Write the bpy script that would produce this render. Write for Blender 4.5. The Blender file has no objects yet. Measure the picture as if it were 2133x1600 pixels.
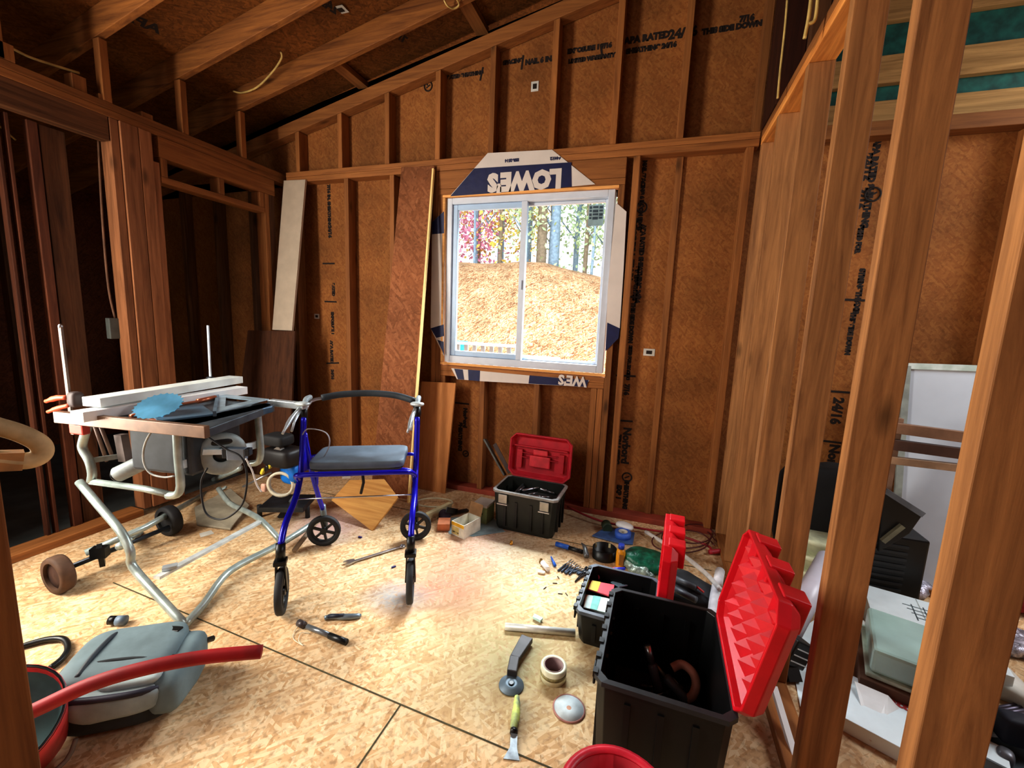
import bpy, bmesh, math, random
from mathutils import Vector, Matrix, noise
random.seed(7)
sc = bpy.context.scene
COL = sc.collection
PI = math.pi
# ------------------------------------------------------------------ camera
FPX, YAW, PITCH, ROLL, EYE = 884.3, -.3159, -.1471, .0406, 1.285
D, XL, XR, ZT = 2.796, -2.907, .4675, 2.370          # window wall, left wall, partition, top of plates
fw = Vector((math.sin(YAW)*math.cos(PITCH), math.cos(YAW)*math.cos(PITCH), math.sin(PITCH)))
rt = Vector((math.cos(YAW), -math.sin(YAW), 0)); up0 = rt.cross(fw)
RT = rt*math.cos(ROLL)+up0*math.sin(ROLL); UP = -rt*math.sin(ROLL)+up0*math.cos(ROLL)
CAM = Vector((0, 0, EYE))
cd = bpy.data.cameras.new('camera'); cd.sensor_width = 36; cd.lens = FPX/2133*36; cd.clip_start = .02; cd.clip_end = 200
co = bpy.data.objects.new('camera', cd); COL.objects.link(co)
m = Matrix.Identity(3); m.col[0] = RT; m.col[1] = UP; m.col[2] = -fw
co.matrix_world = Matrix.Translation(CAM) @ m.to_4x4(); sc.camera = co
def ray(x, y): return fw+RT*((x-1066.5)/FPX)-UP*((y-800)/FPX)
def P(x, y, ax, v):                                   # measured point of the photo on the plane axis=v
    d = ray(x, y); return CAM+d*((v-CAM[ax])/d[ax])
def FL(x, y, z=0): return P(x, y, 2, z)
def BW(x, y, d=0): return P(x, y, 1, D-d)
def PV(x, y, p0, d):
    n = Vector((-d[1], d[0], 0)); r = ray(x, y); return CAM+r*((Vector((p0[0], p0[1], 0))-CAM).dot(n)/r.dot(n))
# ------------------------------------------------------------------ materials
def lin(c): return tuple((v/12.92 if v <= .04045 else ((v+.055)/1.055)**2.4) for v in c)
def rgb(r, g, b): return lin((r/255, g/255, b/255))+(1,)
MC = {}
def nodes(name):
    mt = bpy.data.materials.new(name); mt.use_nodes = True; n = mt.node_tree.nodes; l = mt.node_tree.links
    return mt, n, l, n['Principled BSDF']
def plain(name, c, rough=.5, metal=0, vary=.25, scale=14, bump=0, spec=None, dust=None):
    if name in MC: return MC[name]
    mt, n, l, b = nodes(name); b.inputs['Roughness'].default_value = rough; b.inputs['Metallic'].default_value = metal
    tc = n.new('ShaderNodeTexCoord'); nz = n.new('ShaderNodeTexNoise'); nz.inputs['Scale'].default_value = scale; nz.inputs['Detail'].default_value = 5
    l.new(tc.outputs['Object'], nz.inputs['Vector'])
    rp = n.new('ShaderNodeValToRGB'); l.new(nz.outputs['Fac'], rp.inputs['Fac'])
    c0 = tuple(v*(1-vary) for v in c[:3])+(1,); c1 = dust or tuple(min(1, v*(1+vary)) for v in c[:3])+(1,)
    rp.color_ramp.elements[0].position = .35; rp.color_ramp.elements[0].color = c0
    rp.color_ramp.elements[1].position = .7; rp.color_ramp.elements[1].color = c1
    l.new(rp.outputs['Color'], b.inputs['Base Color'])
    if bump:
        bp = n.new('ShaderNodeBump'); bp.inputs['Strength'].default_value = bump; bp.inputs['Distance'].default_value = .01
        l.new(nz.outputs['Fac'], bp.inputs['Height']); l.new(bp.outputs['Normal'], b.inputs['Normal'])
    if spec is not None: b.inputs['Specular IOR Level'].default_value = spec
    MC[name] = mt; return mt
def wood(name, light, dark, axis, rough=.65, knots=True):
    if name in MC: return MC[name]
    mt, n, l, b = nodes(name); b.inputs['Roughness'].default_value = rough; b.inputs['Specular IOR Level'].default_value = .25
    tc = n.new('ShaderNodeTexCoord'); mp = n.new('ShaderNodeMapping'); s = [22, 22, 22]; s[axis] = 1.3
    mp.inputs['Scale'].default_value = s; l.new(tc.outputs['Object'], mp.inputs['Vector'])
    oi = n.new('ShaderNodeObjectInfo'); ad = n.new('ShaderNodeVectorMath'); ad.operation = 'ADD'
    sm = n.new('ShaderNodeMath'); sm.operation = 'MULTIPLY'; sm.inputs[1].default_value = 40; l.new(oi.outputs['Random'], sm.inputs[0])
    l.new(mp.outputs['Vector'], ad.inputs[0]); l.new(sm.outputs[0], ad.inputs[1])
    nz = n.new('ShaderNodeTexNoise'); nz.inputs['Scale'].default_value = 1.6; nz.inputs['Detail'].default_value = 7; nz.inputs['Roughness'].default_value = .65
    nz.inputs['Distortion'].default_value = .6; l.new(ad.outputs[0], nz.inputs['Vector'])
    rp = n.new('ShaderNodeValToRGB'); l.new(nz.outputs['Fac'], rp.inputs['Fac'])
    rp.color_ramp.elements[0].position = .3; rp.color_ramp.elements[0].color = dark
    rp.color_ramp.elements[1].position = .66; rp.color_ramp.elements[1].color = light
    out = rp.outputs['Color']
    # tone differs board to board
    hv = n.new('ShaderNodeHueSaturation'); mr = n.new('ShaderNodeMapRange'); l.new(oi.outputs['Random'], mr.inputs['Value'])
    mr.inputs['To Min'].default_value = .8; mr.inputs['To Max'].default_value = 1.2; l.new(mr.outputs['Result'], hv.inputs['Value']); l.new(out, hv.inputs['Color']); out = hv.outputs['Color']
    if knots:
        mp2 = n.new('ShaderNodeMapping'); s2 = [9, 9, 9]; s2[axis] = 3.2; mp2.inputs['Scale'].default_value = s2; l.new(tc.outputs['Object'], mp2.inputs['Vector'])
        a2 = n.new('ShaderNodeVectorMath'); a2.operation = 'ADD'; l.new(mp2.outputs[0], a2.inputs[0]); l.new(sm.outputs[0], a2.inputs[1])
        vo = n.new('ShaderNodeTexVoronoi'); vo.inputs['Scale'].default_value = .8; l.new(a2.outputs[0], vo.inputs['Vector'])
        kr = n.new('ShaderNodeValToRGB'); l.new(vo.outputs['Distance'], kr.inputs['Fac']); kr.color_ramp.elements[0].position = .04; kr.color_ramp.elements[0].color = (.3, .3, .3, 1)
        kr.color_ramp.elements[1].position = .16; kr.color_ramp.elements[1].color = (1, 1, 1, 1)
        mx = n.new('ShaderNodeMix'); mx.data_type = 'RGBA'; mx.blend_type = 'MULTIPLY'; mx.inputs[0].default_value = .85
        l.new(out, mx.inputs[6]); l.new(kr.outputs['Color'], mx.inputs[7]); out = mx.outputs[2]
    l.new(out, b.inputs['Base Color'])
    bp = n.new('ShaderNodeBump'); bp.inputs['Strength'].default_value = .15; bp.inputs['Distance'].default_value = .004
    l.new(nz.outputs['Fac'], bp.inputs['Height']); l.new(bp.outputs['Normal'], b.inputs['Normal'])
    MC[name] = mt; return mt
def osb(name, cols, plane, scale=1.0, stains=None, rough=.75, seams=None):
    """strand board: three layers of stretched cells turned to different angles"""
    if name in MC: return MC[name]
    mt, n, l, b = nodes(name); b.inputs['Roughness'].default_value = rough; b.inputs['Specular IOR Level'].default_value = .25
    tc = n.new('ShaderNodeTexCoord')
    ax = {'z': 2, 'y': 1, 'x': 0}[plane]; prev = None
    wn = n.new('ShaderNodeTexNoise'); wn.inputs['Scale'].default_value = 5; l.new(tc.outputs['Object'], wn.inputs['Vector'])
    for i, ang in enumerate((.3, 1.25, 2.3)):
        mr = n.new('ShaderNodeMapping'); rot = [0, 0, 0]; rot[ax] = ang; mr.inputs['Rotation'].default_value = rot; l.new(tc.outputs['Object'], mr.inputs['Vector'])
        ms = n.new('ShaderNodeMapping'); s = [16*scale, 72*scale, 16*scale]; 
        if ax == 0: s = [1, 16*scale, 72*scale]
        elif ax == 1: s = [16*scale, 1, 72*scale]
        else: s = [16*scale, 72*scale, 1]
        ms.inputs['Scale'].default_value = s; ms.inputs['Location'].default_value = (i*3.1, i*7.7, i*1.3); l.new(mr.outputs[0], ms.inputs['Vector'])
        mixv = n.new('ShaderNodeVectorMath'); mixv.operation = 'ADD'; sc2 = n.new('ShaderNodeVectorMath'); sc2.operation = 'SCALE'; sc2.inputs['Scale'].default_value = .4
        l.new(wn.outputs['Color'], sc2.inputs[0]); l.new(ms.outputs[0], mixv.inputs[0]); l.new(sc2.outputs[0], mixv.inputs[1])
        vo = n.new('ShaderNodeTexVoronoi'); vo.inputs['Scale'].default_value = 1; l.new(mixv.outputs[0], vo.inputs['Vector'])
        sep = n.new('ShaderNodeSeparateColor'); l.new(vo.outputs['Color'], sep.inputs[0])
        rp = n.new('ShaderNodeValToRGB'); l.new(sep.outputs[0], rp.inputs['Fac'])
        e = rp.color_ramp.elements; e[0].color = cols[0]; e[1].color = cols[2]; m_ = e.new(.45); m_.color = cols[1]
        if prev is None: prev = rp.outputs['Color']
        else:
            st = n.new('ShaderNodeMath'); st.operation = 'GREATER_THAN'; st.inputs[1].default_value = .55; l.new(sep.outputs[1], st.inputs[0])
            mx = n.new('ShaderNodeMix'); mx.data_type = 'RGBA'; l.new(st.outputs[0], mx.inputs[0]); l.new(prev, mx.inputs[6]); l.new(rp.outputs['Color'], mx.inputs[7]); prev = mx.outputs[2]
    big = n.new('ShaderNodeTexNoise'); big.inputs['Scale'].default_value = 2.2; big.inputs['Detail'].default_value = 4; l.new(tc.outputs['Object'], big.inputs['Vector'])
    br = n.new('ShaderNodeValToRGB'); l.new(big.outputs['Fac'], br.inputs['Fac']); br.color_ramp.elements[0].position = .3; br.color_ramp.elements[0].color = (.62, .6, .58, 1)
    br.color_ramp.elements[1].position = .7; br.color_ramp.elements[1].color = (1.12, 1.1, 1.08, 1)
    mu = n.new('ShaderNodeMix'); mu.data_type = 'RGBA'; mu.blend_type = 'MULTIPLY'; mu.inputs[0].default_value = 1; l.new(prev, mu.inputs[6]); l.new(br.outputs['Color'], mu.inputs[7]); prev = mu.outputs[2]
    # fine dark flecks between strands
    fn = n.new('ShaderNodeTexNoise'); fn.inputs['Scale'].default_value = 60; fn.inputs['Detail'].default_value = 6; l.new(tc.outputs['Object'], fn.inputs['Vector'])
    fr = n.new('ShaderNodeValToRGB'); l.new(fn.outputs['Fac'], fr.inputs['Fac']); fr.color_ramp.elements[0].position = .33; fr.color_ramp.elements[0].color = (.35, .3, .25, 1); fr.color_ramp.elements[1].position = .5; fr.color_ramp.elements[1].color = (1, 1, 1, 1)
    m2 = n.new('ShaderNodeMix'); m2.data_type = 'RGBA'; m2.blend_type = 'MULTIPLY'; m2.inputs[0].default_value = .45 if plane == 'z' else .3; l.new(prev, m2.inputs[6]); l.new(fr.outputs['Color'], m2.inputs[7]); prev = m2.outputs[2]
    for (cx, cy, cz, rad, colr, amt) in (stains or []):
        ds = n.new('ShaderNodeVectorMath'); ds.operation = 'DISTANCE'; ds.inputs[1].default_value = (cx, cy, cz)
        wv = n.new('ShaderNodeVectorMath'); wv.operation = 'SCALE'; wv.inputs['Scale'].default_value = .3; l.new(big.outputs['Color'], wv.inputs[0])
        wa = n.new('ShaderNodeVectorMath'); l.new(tc.outputs['Object'], wa.inputs[0]); l.new(wv.outputs[0], wa.inputs[1])
        wb = n.new('ShaderNodeVectorMath'); wb.operation = 'SUBTRACT'; wb.inputs[1].default_value = (.15, .15, .15); l.new(wa.outputs[0], wb.inputs[0]); l.new(wb.outputs[0], ds.inputs[0])
        mr2 = n.new('ShaderNodeMapRange'); mr2.inputs['From Min'].default_value = rad; mr2.inputs['From Max'].default_value = rad*.2; mr2.inputs['To Max'].default_value = amt; l.new(ds.outputs['Value'], mr2.inputs['Value'])
        ml = n.new('ShaderNodeMath'); ml.operation = 'MULTIPLY'; l.new(mr2.outputs[0], ml.inputs[0]); 
        r3 = n.new('ShaderNodeMapRange'); r3.inputs['From Min'].default_value = .25; r3.inputs['From Max'].default_value = .5; l.new(fn.outputs['Fac'], r3.inputs['Value']); l.new(r3.outputs[0], ml.inputs[1])
        m4 = n.new('ShaderNodeMix'); m4.data_type = 'RGBA'; l.new(ml.outputs[0], m4.inputs[0]); l.new(prev, m4.inputs[6]); m4.inputs[7].default_value = colr; prev = m4.outputs[2]
    l.new(prev, b.inputs['Base Color'])
    bp = n.new('ShaderNodeBump'); bp.inputs['Strength'].default_value = .15; bp.inputs['Distance'].default_value = .003
    sx = n.new('ShaderNodeRGBToBW'); l.new(prev, sx.inputs[0]); l.new(sx.outputs[0], bp.inputs['Height']); l.new(bp.outputs['Normal'], b.inputs['Normal'])
    MC[name] = mt; return mt
def glass(name, c=(.9, .95, .97, 1), alpha=.12, rough=.02):
    mt, n, l, b = nodes(name); n.remove(b); o = n['Material Output']
    t = n.new('ShaderNodeBsdfTransparent'); g = n.new('ShaderNodeBsdfGlossy'); g.inputs['Roughness'].default_value = rough; t.inputs[0].default_value = c
    fn = n.new('ShaderNodeFresnel'); fn.inputs[0].default_value = 1.12; g.inputs[0].default_value = (.5, .5, .5, 1)
    mx = n.new('ShaderNodeMixShader'); l.new(fn.outputs[0], mx.inputs[0]); l.new(t.outputs[0], mx.inputs[1]); l.new(g.outputs[0], mx.inputs[2]); l.new(mx.outputs[0], o.inputs[0]); return mt
LL, LD = rgb(168, 112, 62), rgb(124, 78, 42)
WX, WY, WZ = [wood('lumber_'+'xyz'[i], LL, LD, i) for i in range(3)]
DX, DY, DZ = [wood('shaded_lumber_'+'xyz'[i], rgb(112, 74, 46), rgb(62, 38, 22), i) for i in range(3)]  # darker lumber copy, shade of unlit framing put into its colour
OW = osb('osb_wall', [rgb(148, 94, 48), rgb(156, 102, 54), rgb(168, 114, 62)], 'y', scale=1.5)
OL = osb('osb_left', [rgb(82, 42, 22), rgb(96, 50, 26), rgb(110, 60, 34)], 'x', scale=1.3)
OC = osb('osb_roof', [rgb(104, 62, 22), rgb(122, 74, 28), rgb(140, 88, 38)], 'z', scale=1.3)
OF = osb('osb_floor', [rgb(206, 166, 120), rgb(224, 190, 148), rgb(238, 214, 176)], 'z', scale=1.25,
         stains=[(-.95, 1.12, 0, .45, rgb(176, 110, 92), .7), (-1.9, 1.35, 0, .32, rgb(190, 160, 165), .8), (-.45, 2.0, 0, .25, rgb(120, 112, 100), .5), (-1.1, .9, 0, .2, rgb(150, 160, 165), .7), (.1, 1.0, 0, .3, rgb(120, 118, 84), .7), (-.55, .8, 0, .5, rgb(150, 150, 110), .6), (-.75, 1.5, 0, .3, rgb(176, 176, 160), .5), (.8, 1.4, 0, .6, rgb(120, 90, 70), .6), (-1.0, 1.6, 0, .3, rgb(205, 160, 165), .35)])
INK = plain('ink', rgb(34, 20, 12), .8, vary=.1)
BLK = plain('black_plastic', rgb(11, 12, 13), .38, vary=.3)
BLK2 = plain('black_rubber', rgb(30, 30, 32), .7, vary=.3)
DKM = plain('dark_metal', rgb(62, 66, 72), .35, .7)
STL = plain('steel', rgb(186, 190, 196), .28, .9, vary=.15)
ALU = plain('aluminium', rgb(190, 198, 202), .36, .55, vary=.15)
GRN = plain('grey_green_metal', rgb(120, 134, 130), .42, .35, vary=.25)
WHT = plain('white_paint', rgb(238, 240, 240), .45, vary=.05)
WHD = plain('dirty_white', rgb(206, 204, 196), .6, vary=.12)
VIN = plain('vinyl', rgb(206, 214, 226), .4, vary=.04)
RED = plain('red_plastic', rgb(208, 22, 38), .38, vary=.12)
RDD = plain('red_dusty', rgb(196, 34, 52), .6, vary=.15)
BLU = plain('blue_enamel', rgb(30, 24, 190), .22, .25, vary=.1)
ORG = plain('orange_plastic', rgb(220, 96, 60), .5)
# ------------------------------------------------------------------ mesh builder
WLOC = {}
class MB:
    def __init__(s, M=None): s.v = []; s.f = []; s.sm = []; s.M = M
    def add(s, vs, fs, smooth=False):
        o = len(s.v)
        for v in vs:
            v = Vector(v); s.v.append(s.M @ v if s.M else v)
        for f in fs: s.f.append([i+o for i in f]); s.sm.append(smooth)
        return s
    def box(s, x0, x1, y0, y1, z0, z1):
        return s.add([(x0, y0, z0), (x1, y0, z0), (x1, y1, z0), (x0, y1, z0), (x0, y0, z1), (x1, y0, z1), (x1, y1, z1), (x0, y1, z1)],
                     [(0, 3, 2, 1), (4, 5, 6, 7), (0, 1, 5, 4), (1, 2, 6, 5), (2, 3, 7, 6), (3, 0, 4, 7)])
    def cbox(s, c, sz, rz=0, R=None):
        c = Vector(c); R = R or Matrix.Rotation(rz, 3, 'Z'); vs = []
        for z in (-.5, .5):
            for x, y in ((-.5, -.5), (.5, -.5), (.5, .5), (-.5, .5)): vs.append(c+R @ Vector((x*sz[0], y*sz[1], z*sz[2])))
        return s.add(vs, [(0, 3, 2, 1), (4, 5, 6, 7), (0, 1, 5, 4), (1, 2, 6, 5), (2, 3, 7, 6), (3, 0, 4, 7)])
    def beam(s, a, b, w, t, up=(0, 0, 1), taper=1):          # rectangular bar: w across, t along up
        a = Vector(a); b = Vector(b); d = (b-a).normalized(); u = Vector(up); r = d.cross(u)
        if r.length < 1e-4: r = d.cross(Vector((1, 0, 0)))
        r.normalize(); u = r.cross(d); vs = []
        for p, k in ((a, 1), (b, taper)):
            for i, j in ((-.5, -.5), (.5, -.5), (.5, .5), (-.5, .5)): vs.append(p+r*(i*w*k)+u*(j*t*k))
        return s.add(vs, [(0, 1, 2, 3), (7, 6, 5, 4), (0, 4, 5, 1), (1, 5, 6, 2), (2, 6, 7, 3), (3, 7, 4, 0)])
    def tube(s, pts, r, n=10, closed=False, curve=0, caps=True, flat=None):
        pts = [Vector(p) for p in pts]
        if curve:
            q = []; N = len(pts)
            for i in range(N if closed else N-1):
                p0 = pts[(i-1) % N] if (closed or i > 0) else pts[0]; p1 = pts[i]; p2 = pts[(i+1) % N]; p3 = pts[(i+2) % N] if (closed or i+2 < N) else pts[-1]
                for k in range(curve):
                    t = k/curve; q.append(.5*((2*p1)+(p2-p0)*t+(2*p0-5*p1+4*p2-p3)*t*t+(3*p1-p0-3*p2+p3)*t**3))
            if not closed: q.append(pts[-1])
            pts = q
        N = len(pts); rs = r if isinstance(r, (list, tuple)) else None; ref = None; vs = []
        for i, p in enumerate(pts):
            a = pts[(i-1) % N] if (closed or i > 0) else p; b = pts[(i+1) % N] if (closed or i < N-1) else p
            d = (b-a).normalized() if (b-a).length > 1e-9 else Vector((0, 0, 1))
            if ref is None: ref = d.orthogonal().normalized()
            ref = (ref-d*ref.dot(d)); ref = ref.normalized() if ref.length > 1e-6 else d.orthogonal().normalized(); w = d.cross(ref)
            R = rs[min(len(rs)-1, int(i*len(rs)/N))] if rs else r
            for k in range(n):
                an = 2*PI*k/n; vs.append(p+ref*(R*math.cos(an))+w*(R*math.sin(an)))
        fs = []
        for i in range(N if closed else N-1):
            j = (i+1) % N
            for k in range(n): fs.append((i*n+k, i*n+(k+1) % n, j*n+(k+1) % n, j*n+k))
        if caps and not closed: fs.append(tuple(reversed(range(n)))); fs.append(tuple((N-1)*n+k for k in range(n)))
        return s.add(vs, fs, True)
    def cyl(s, a, b, r, r2=None, n=20):
        a = Vector(a); b = Vector(b); d = (b-a).normalized(); u = d.orthogonal().normalized(); w = d.cross(u); r2 = r if r2 is None else r2; vs = []
        for p, R in ((a, r), (b, r2)):
            for k in range(n): an = 2*PI*k/n; vs.append(p+u*(R*math.cos(an))+w*(R*math.sin(an)))
        s.add(vs, [(k, (k+1) % n, n+(k+1) % n, n+k) for k in range(n)], True)
        o = len(s.v)-2*n; s.f.append([o+k for k in reversed(range(n))]); s.sm.append(False); s.f.append([o+n+k for k in range(n)]); s.sm.append(False); return s
    def lathe(s, prof, c=(0, 0, 0), ax=(0, 0, 1), n=28, close=False):      # prof: (radius, height) pairs
        c = Vector(c); d = Vector(ax).normalized(); u = d.orthogonal().normalized(); w = d.cross(u); vs = []; N = len(prof)
        for R, h in prof:
            for k in range(n): an = 2*PI*k/n; vs.append(c+d*h+u*(R*math.cos(an))+w*(R*math.sin(an)))
        fs = []
        for i in range(N if close else N-1):
            j = (i+1) % N
            for k in range(n): fs.append((i*n+k, i*n+(k+1) % n, j*n+(k+1) % n, j*n+k))
        return s.add(vs, fs, True)
    def soft(s, c, sz, R=None, e=.35, n=20, mth=12, wob=0, ws=6):        # rounded block (superellipsoid)
        c = Vector(c); R = R or Matrix.Identity(3); vs = []
        def sp(v, p): return math.copysign(abs(v)**p, v)
        for i in range(mth+1):
            ph = -PI/2+PI*i/mth
            for k in range(n):
                th = 2*PI*k/n
                q = Vector((sp(math.cos(ph), e)*sp(math.cos(th), e)*sz[0]/2, sp(math.cos(ph), e)*sp(math.sin(th), e)*sz[1]/2, sp(math.sin(ph), e)*sz[2]/2))
                if wob: q = q*(1+wob*noise.noise(q*ws+c*3))
                vs.append(c+R @ q)
        fs = []
        for i in range(mth):
            for k in range(n): fs.append((i*n+k, i*n+(k+1) % n, (i+1)*n+(k+1) % n, (i+1)*n+k))
        return s.add(vs, fs, True)
    def prism(s, poly, off):                                             # polygon of 3-D points, thickened by vector off
        a = [Vector(p) for p in poly]; off = Vector(off); n = len(a)
        fs = [tuple(range(n)), tuple(reversed(range(n, 2*n)))]+[(i, i+n, (i+1) % n+n, (i+1) % n) for i in range(n)]
        return s.add(a+[p+off for p in a], fs)
    def build(s, name, mat, parent=None, bevel=0, label=None, kind=None):
        me = bpy.data.meshes.new(name)
        if parent is None:
            xs = [v.x for v in s.v]; ys = [v.y for v in s.v]; zs = [v.z for v in s.v]
            o0 = Vector(((min(xs)+max(xs))/2, (min(ys)+max(ys))/2, min(zs)))
        else: o0 = WLOC[parent.name]
        me.from_pydata([v-o0 for v in s.v], [], s.f)
        for i, p in enumerate(me.polygons): p.use_smooth = s.sm[i]
        bm = bmesh.new(); bm.from_mesh(me); bmesh.ops.recalc_face_normals(bm, faces=bm.faces); bm.to_mesh(me); bm.free()
        me.materials.append(mat); ob = bpy.data.objects.new(name, me); COL.objects.link(ob); WLOC[ob.name] = o0
        if parent is None: ob.location = o0
        else: ob.parent = parent
        if bevel:
            bv = ob.modifiers.new('bevel', 'BEVEL'); bv.width = bevel; bv.segments = 2; bv.limit_method = 'ANGLE'; bv.angle_limit = .6
        if label: ob['label'] = label
        if kind: ob['kind'] = kind
        return ob
def tag(o, label, cat, group=None, kind=None):
    o['label'] = label; o['category'] = cat
    if group: o['group'] = group
    if kind: o['kind'] = kind
    return o
def thing(name, label, cat, loc, group=None):
    o = bpy.data.objects.new(name, None); COL.objects.link(o); o.location = loc; o.empty_display_size = .05; WLOC[o.name] = Vector(loc); return tag(o, label, cat, group)
def struct(name, mb, mat, **k):
    o = mb.build(name, mat, **k); o['kind'] = 'structure'; return o
def one(name, mb, mat, label, cat, group=None, bevel=0):
    return tag(mb.build(name, mat, bevel=bevel), label, cat, group)
def text_mesh(s, h, M, offset=0, sx=1):
    cu = bpy.data.curves.new('t', 'FONT'); cu.body = s; cu.size = h/.73; cu.offset = offset; cu.extrude = 0; cu.resolution_u = 2
    ob = bpy.data.objects.new('t', cu); COL.objects.link(ob); dg = bpy.context.evaluated_depsgraph_get(); me = bpy.data.meshes.new_from_object(ob.evaluated_get(dg))
    vs = [M @ Vector((v.co.x*sx, v.co.y, 0)) for v in me.vertices]; fs = [tuple(p.vertices) for p in me.polygons]
    bpy.data.objects.remove(ob); bpy.data.curves.remove(cu); bpy.data.meshes.remove(me); return vs, fs
def wallM(p, ang):          # frame in the window wall's plane, letters facing the room
    r = Vector((math.cos(ang), 0, math.sin(ang))); u = Vector((-math.sin(ang), 0, math.cos(ang)))
    return frame(p, r, u)
def frame(p, r, u):
    r = Vector(r).normalized(); n = r.cross(Vector(u)).normalized(); u = n.cross(r); M = Matrix.Identity(4)
    for i in range(3): M[i][0] = r[i]; M[i][1] = u[i]; M[i][2] = n[i]; M[i][3] = p[i]
    return M
def lettering(name, items, mat, parent):
    mb = MB()
    for s, h, M, *e in items:
        vs, fs = text_mesh(s, h, M, *e)
        mb.add(vs, fs)
    return mb.build(name, mat, parent)
# ================================================================== SETTING
SL = .225; DEPTH = .09
def zr(x): return 3.204+SL*(x+.727)                 # rake of the gable
def zd(x): return 2.83+SL*(x-XL)                    # underside of the roof deck
fl = struct('floor', MB().box(-3.0, 3.2, -1.6, D+.12, -.03, 0), OF)
mb = MB()
mb.box(-3.0, 3.2, 1.215, 1.219, .0001, .0012)        # panel joints of the floor deck
mb = MB()
def joint(a, b): mb.beam(a, b, .005, .0012)
joint((-2.3, 1.16, .0008), (.2, 1.04, .0008)); joint((-.72, -1.0, .0008), (-.70, 1.08, .0008)); joint((-2.3, 2.36, .0008), (.4, 2.36, .0008))
mb.build('panel_joint', plain('joint', rgb(74, 66, 40), .9), fl)
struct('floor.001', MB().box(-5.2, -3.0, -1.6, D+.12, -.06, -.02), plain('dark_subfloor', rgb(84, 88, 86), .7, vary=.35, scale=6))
# window wall sheathing with the rough opening left out
wx0, wx1, wz0, wz1 = -1.475, -.283, .945, 2.135
Yb = D+DEPTH; mb = MB()
for x0, x1, z0, z1 in ((-5.2, wx0, 0, ZT), (wx1, 3.2, 0, ZT), (wx0, wx1, 0, wz0), (wx0, wx1, wz1, ZT)): mb.box(x0, x1, Yb, Yb+.012, z0 or -.06, z1)
def quad_wall(x0, x1, z0, za, zb): mb.add([(x0, Yb, z0), (x1, Yb, z0), (x1, Yb, zb), (x0, Yb, za), (x0, Yb+.012, z0), (x1, Yb+.012, z0), (x1, Yb+.012, zb), (x0, Yb+.012, za)],
    [(0, 1, 2, 3), (7, 6, 5, 4), (0, 4, 5, 1), (1, 5, 6, 2), (2, 6, 7, 3), (3, 7, 4, 0)])
quad_wall(-5.2, .56, ZT, zr(-5.2)+.05, zr(.56)+.05); mb.box(.56, 3.2, Yb, Yb+.012, ZT, 2.49)
wb = struct('wall_back', mb, OW)
struct('wall_back.001', MB().box(.56, 3.2, Yb+.001, Yb+.02, 2.4901, 3.6), plain('green_sheathing', rgb(24, 92, 82), .6, vary=.4, scale=20))
# roof deck
mb = MB(); x0, x1 = -5.2, .62
mb.add([(x0, -1.6, zd(x0)), (x1, -1.6, zd(x1)), (x1, D+.5, zd(x1)), (x0, D+.5, zd(x0)), (x0, -1.6, zd(x0)+.02), (x1, -1.6, zd(x1)+.02), (x1, D+.5, zd(x1)+.02), (x0, D+.5, zd(x0)+.02)],
       [(0, 1, 2, 3), (7, 6, 5, 4), (0, 4, 5, 1), (1, 5, 6, 2), (2, 6, 7, 3), (3, 7, 4, 0)])
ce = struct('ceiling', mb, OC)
struct('ceiling.001', MB().box(.64, 3.2, -1.6, D+.5, 3.62, 3.64), OC)
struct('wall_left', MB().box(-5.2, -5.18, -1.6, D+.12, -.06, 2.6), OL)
struct('wall_right', MB().box(3.2, 3.22, -1.6, D+.12, 0, 3.6), OW)
struct('wall_front', MB().box(-5.2, 3.2, -1.64, -1.62, -.06, 3.64), OW)
# dark backing board, paints the shade of the gap above the rake
struct('wall_gap_backing', MB().box(-5.2, .62, D+.48, D+.5, 2.2, 3.6), plain('gap_shade', rgb(40, 28, 20), .9))
# ------------------------------------------------------------------ framing, every stick by itself
S = .038; WD = .0885
def stick(name, x0, x1, y0, y1, z0, z1, mat, label, cat, group=None): return one(name, MB().box(x0, x1, y0, y1, z0, z1), mat, label, cat, group, bevel=.0025)
g = 'studs of the gable above the window wall'
gx = [-2.74, -2.34, -1.93, -1.525, -1.13, -.72, -.335, .045, .44]
gl = ['short dark gable stud nearest the left corner', 'short gable stud, second from the left corner, above the white leaning board', 'gable stud above the reddish stud of the wall below', 'gable stud above the tall leaning plywood sheet',
      'gable stud above the left end of the store-printed wrap', 'gable stud above the middle of the window', 'gable stud above the right edge of the window', 'tall gable stud above the stamped panel right of the window', 'tall gable stud at the right end of the gable']
for x, lb in zip(gx, gl):
    zt1 = zr(x)-.092
    mb = MB(); a = SL*S/2; y0, y1 = D, Yb-.001
    mb.add([(x-S/2, y0, ZT+.001), (x+S/2, y0, ZT+.001), (x+S/2, y1, ZT+.001), (x-S/2, y1, ZT+.001), (x-S/2, y0, zt1-a), (x+S/2, y0, zt1+a), (x+S/2, y1, zt1+a), (x-S/2, y1, zt1-a)],
           [(0, 3, 2, 1), (4, 5, 6, 7), (0, 1, 5, 4), (1, 2, 6, 5), (2, 3, 7, 6), (3, 0, 4, 7)])
    one('gable_stud', mb, WZ, lb, 'stud', g, .0025)
mb = MB(); mb.beam((-4.6, D+WD/2-.002, zr(-4.6)-.045), (.46, D+WD/2-.002, zr(.46)-.045), WD-.006, .085); one('rake_plate', mb, WX, 'sloping lumber rake plate along the top of the gable wall', 'plate', bevel=.003)
stick('top_plate', -2.86, .462, D-.001, Yb-.001, ZT-.037, ZT, WX, 'upper of the two top plates of the window wall', 'plate')
stick('top_plate', -2.86, .462, D, Yb-.001, ZT-.076, ZT-.038, WX, 'lower of the two top plates of the window wall', 'plate')
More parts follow.
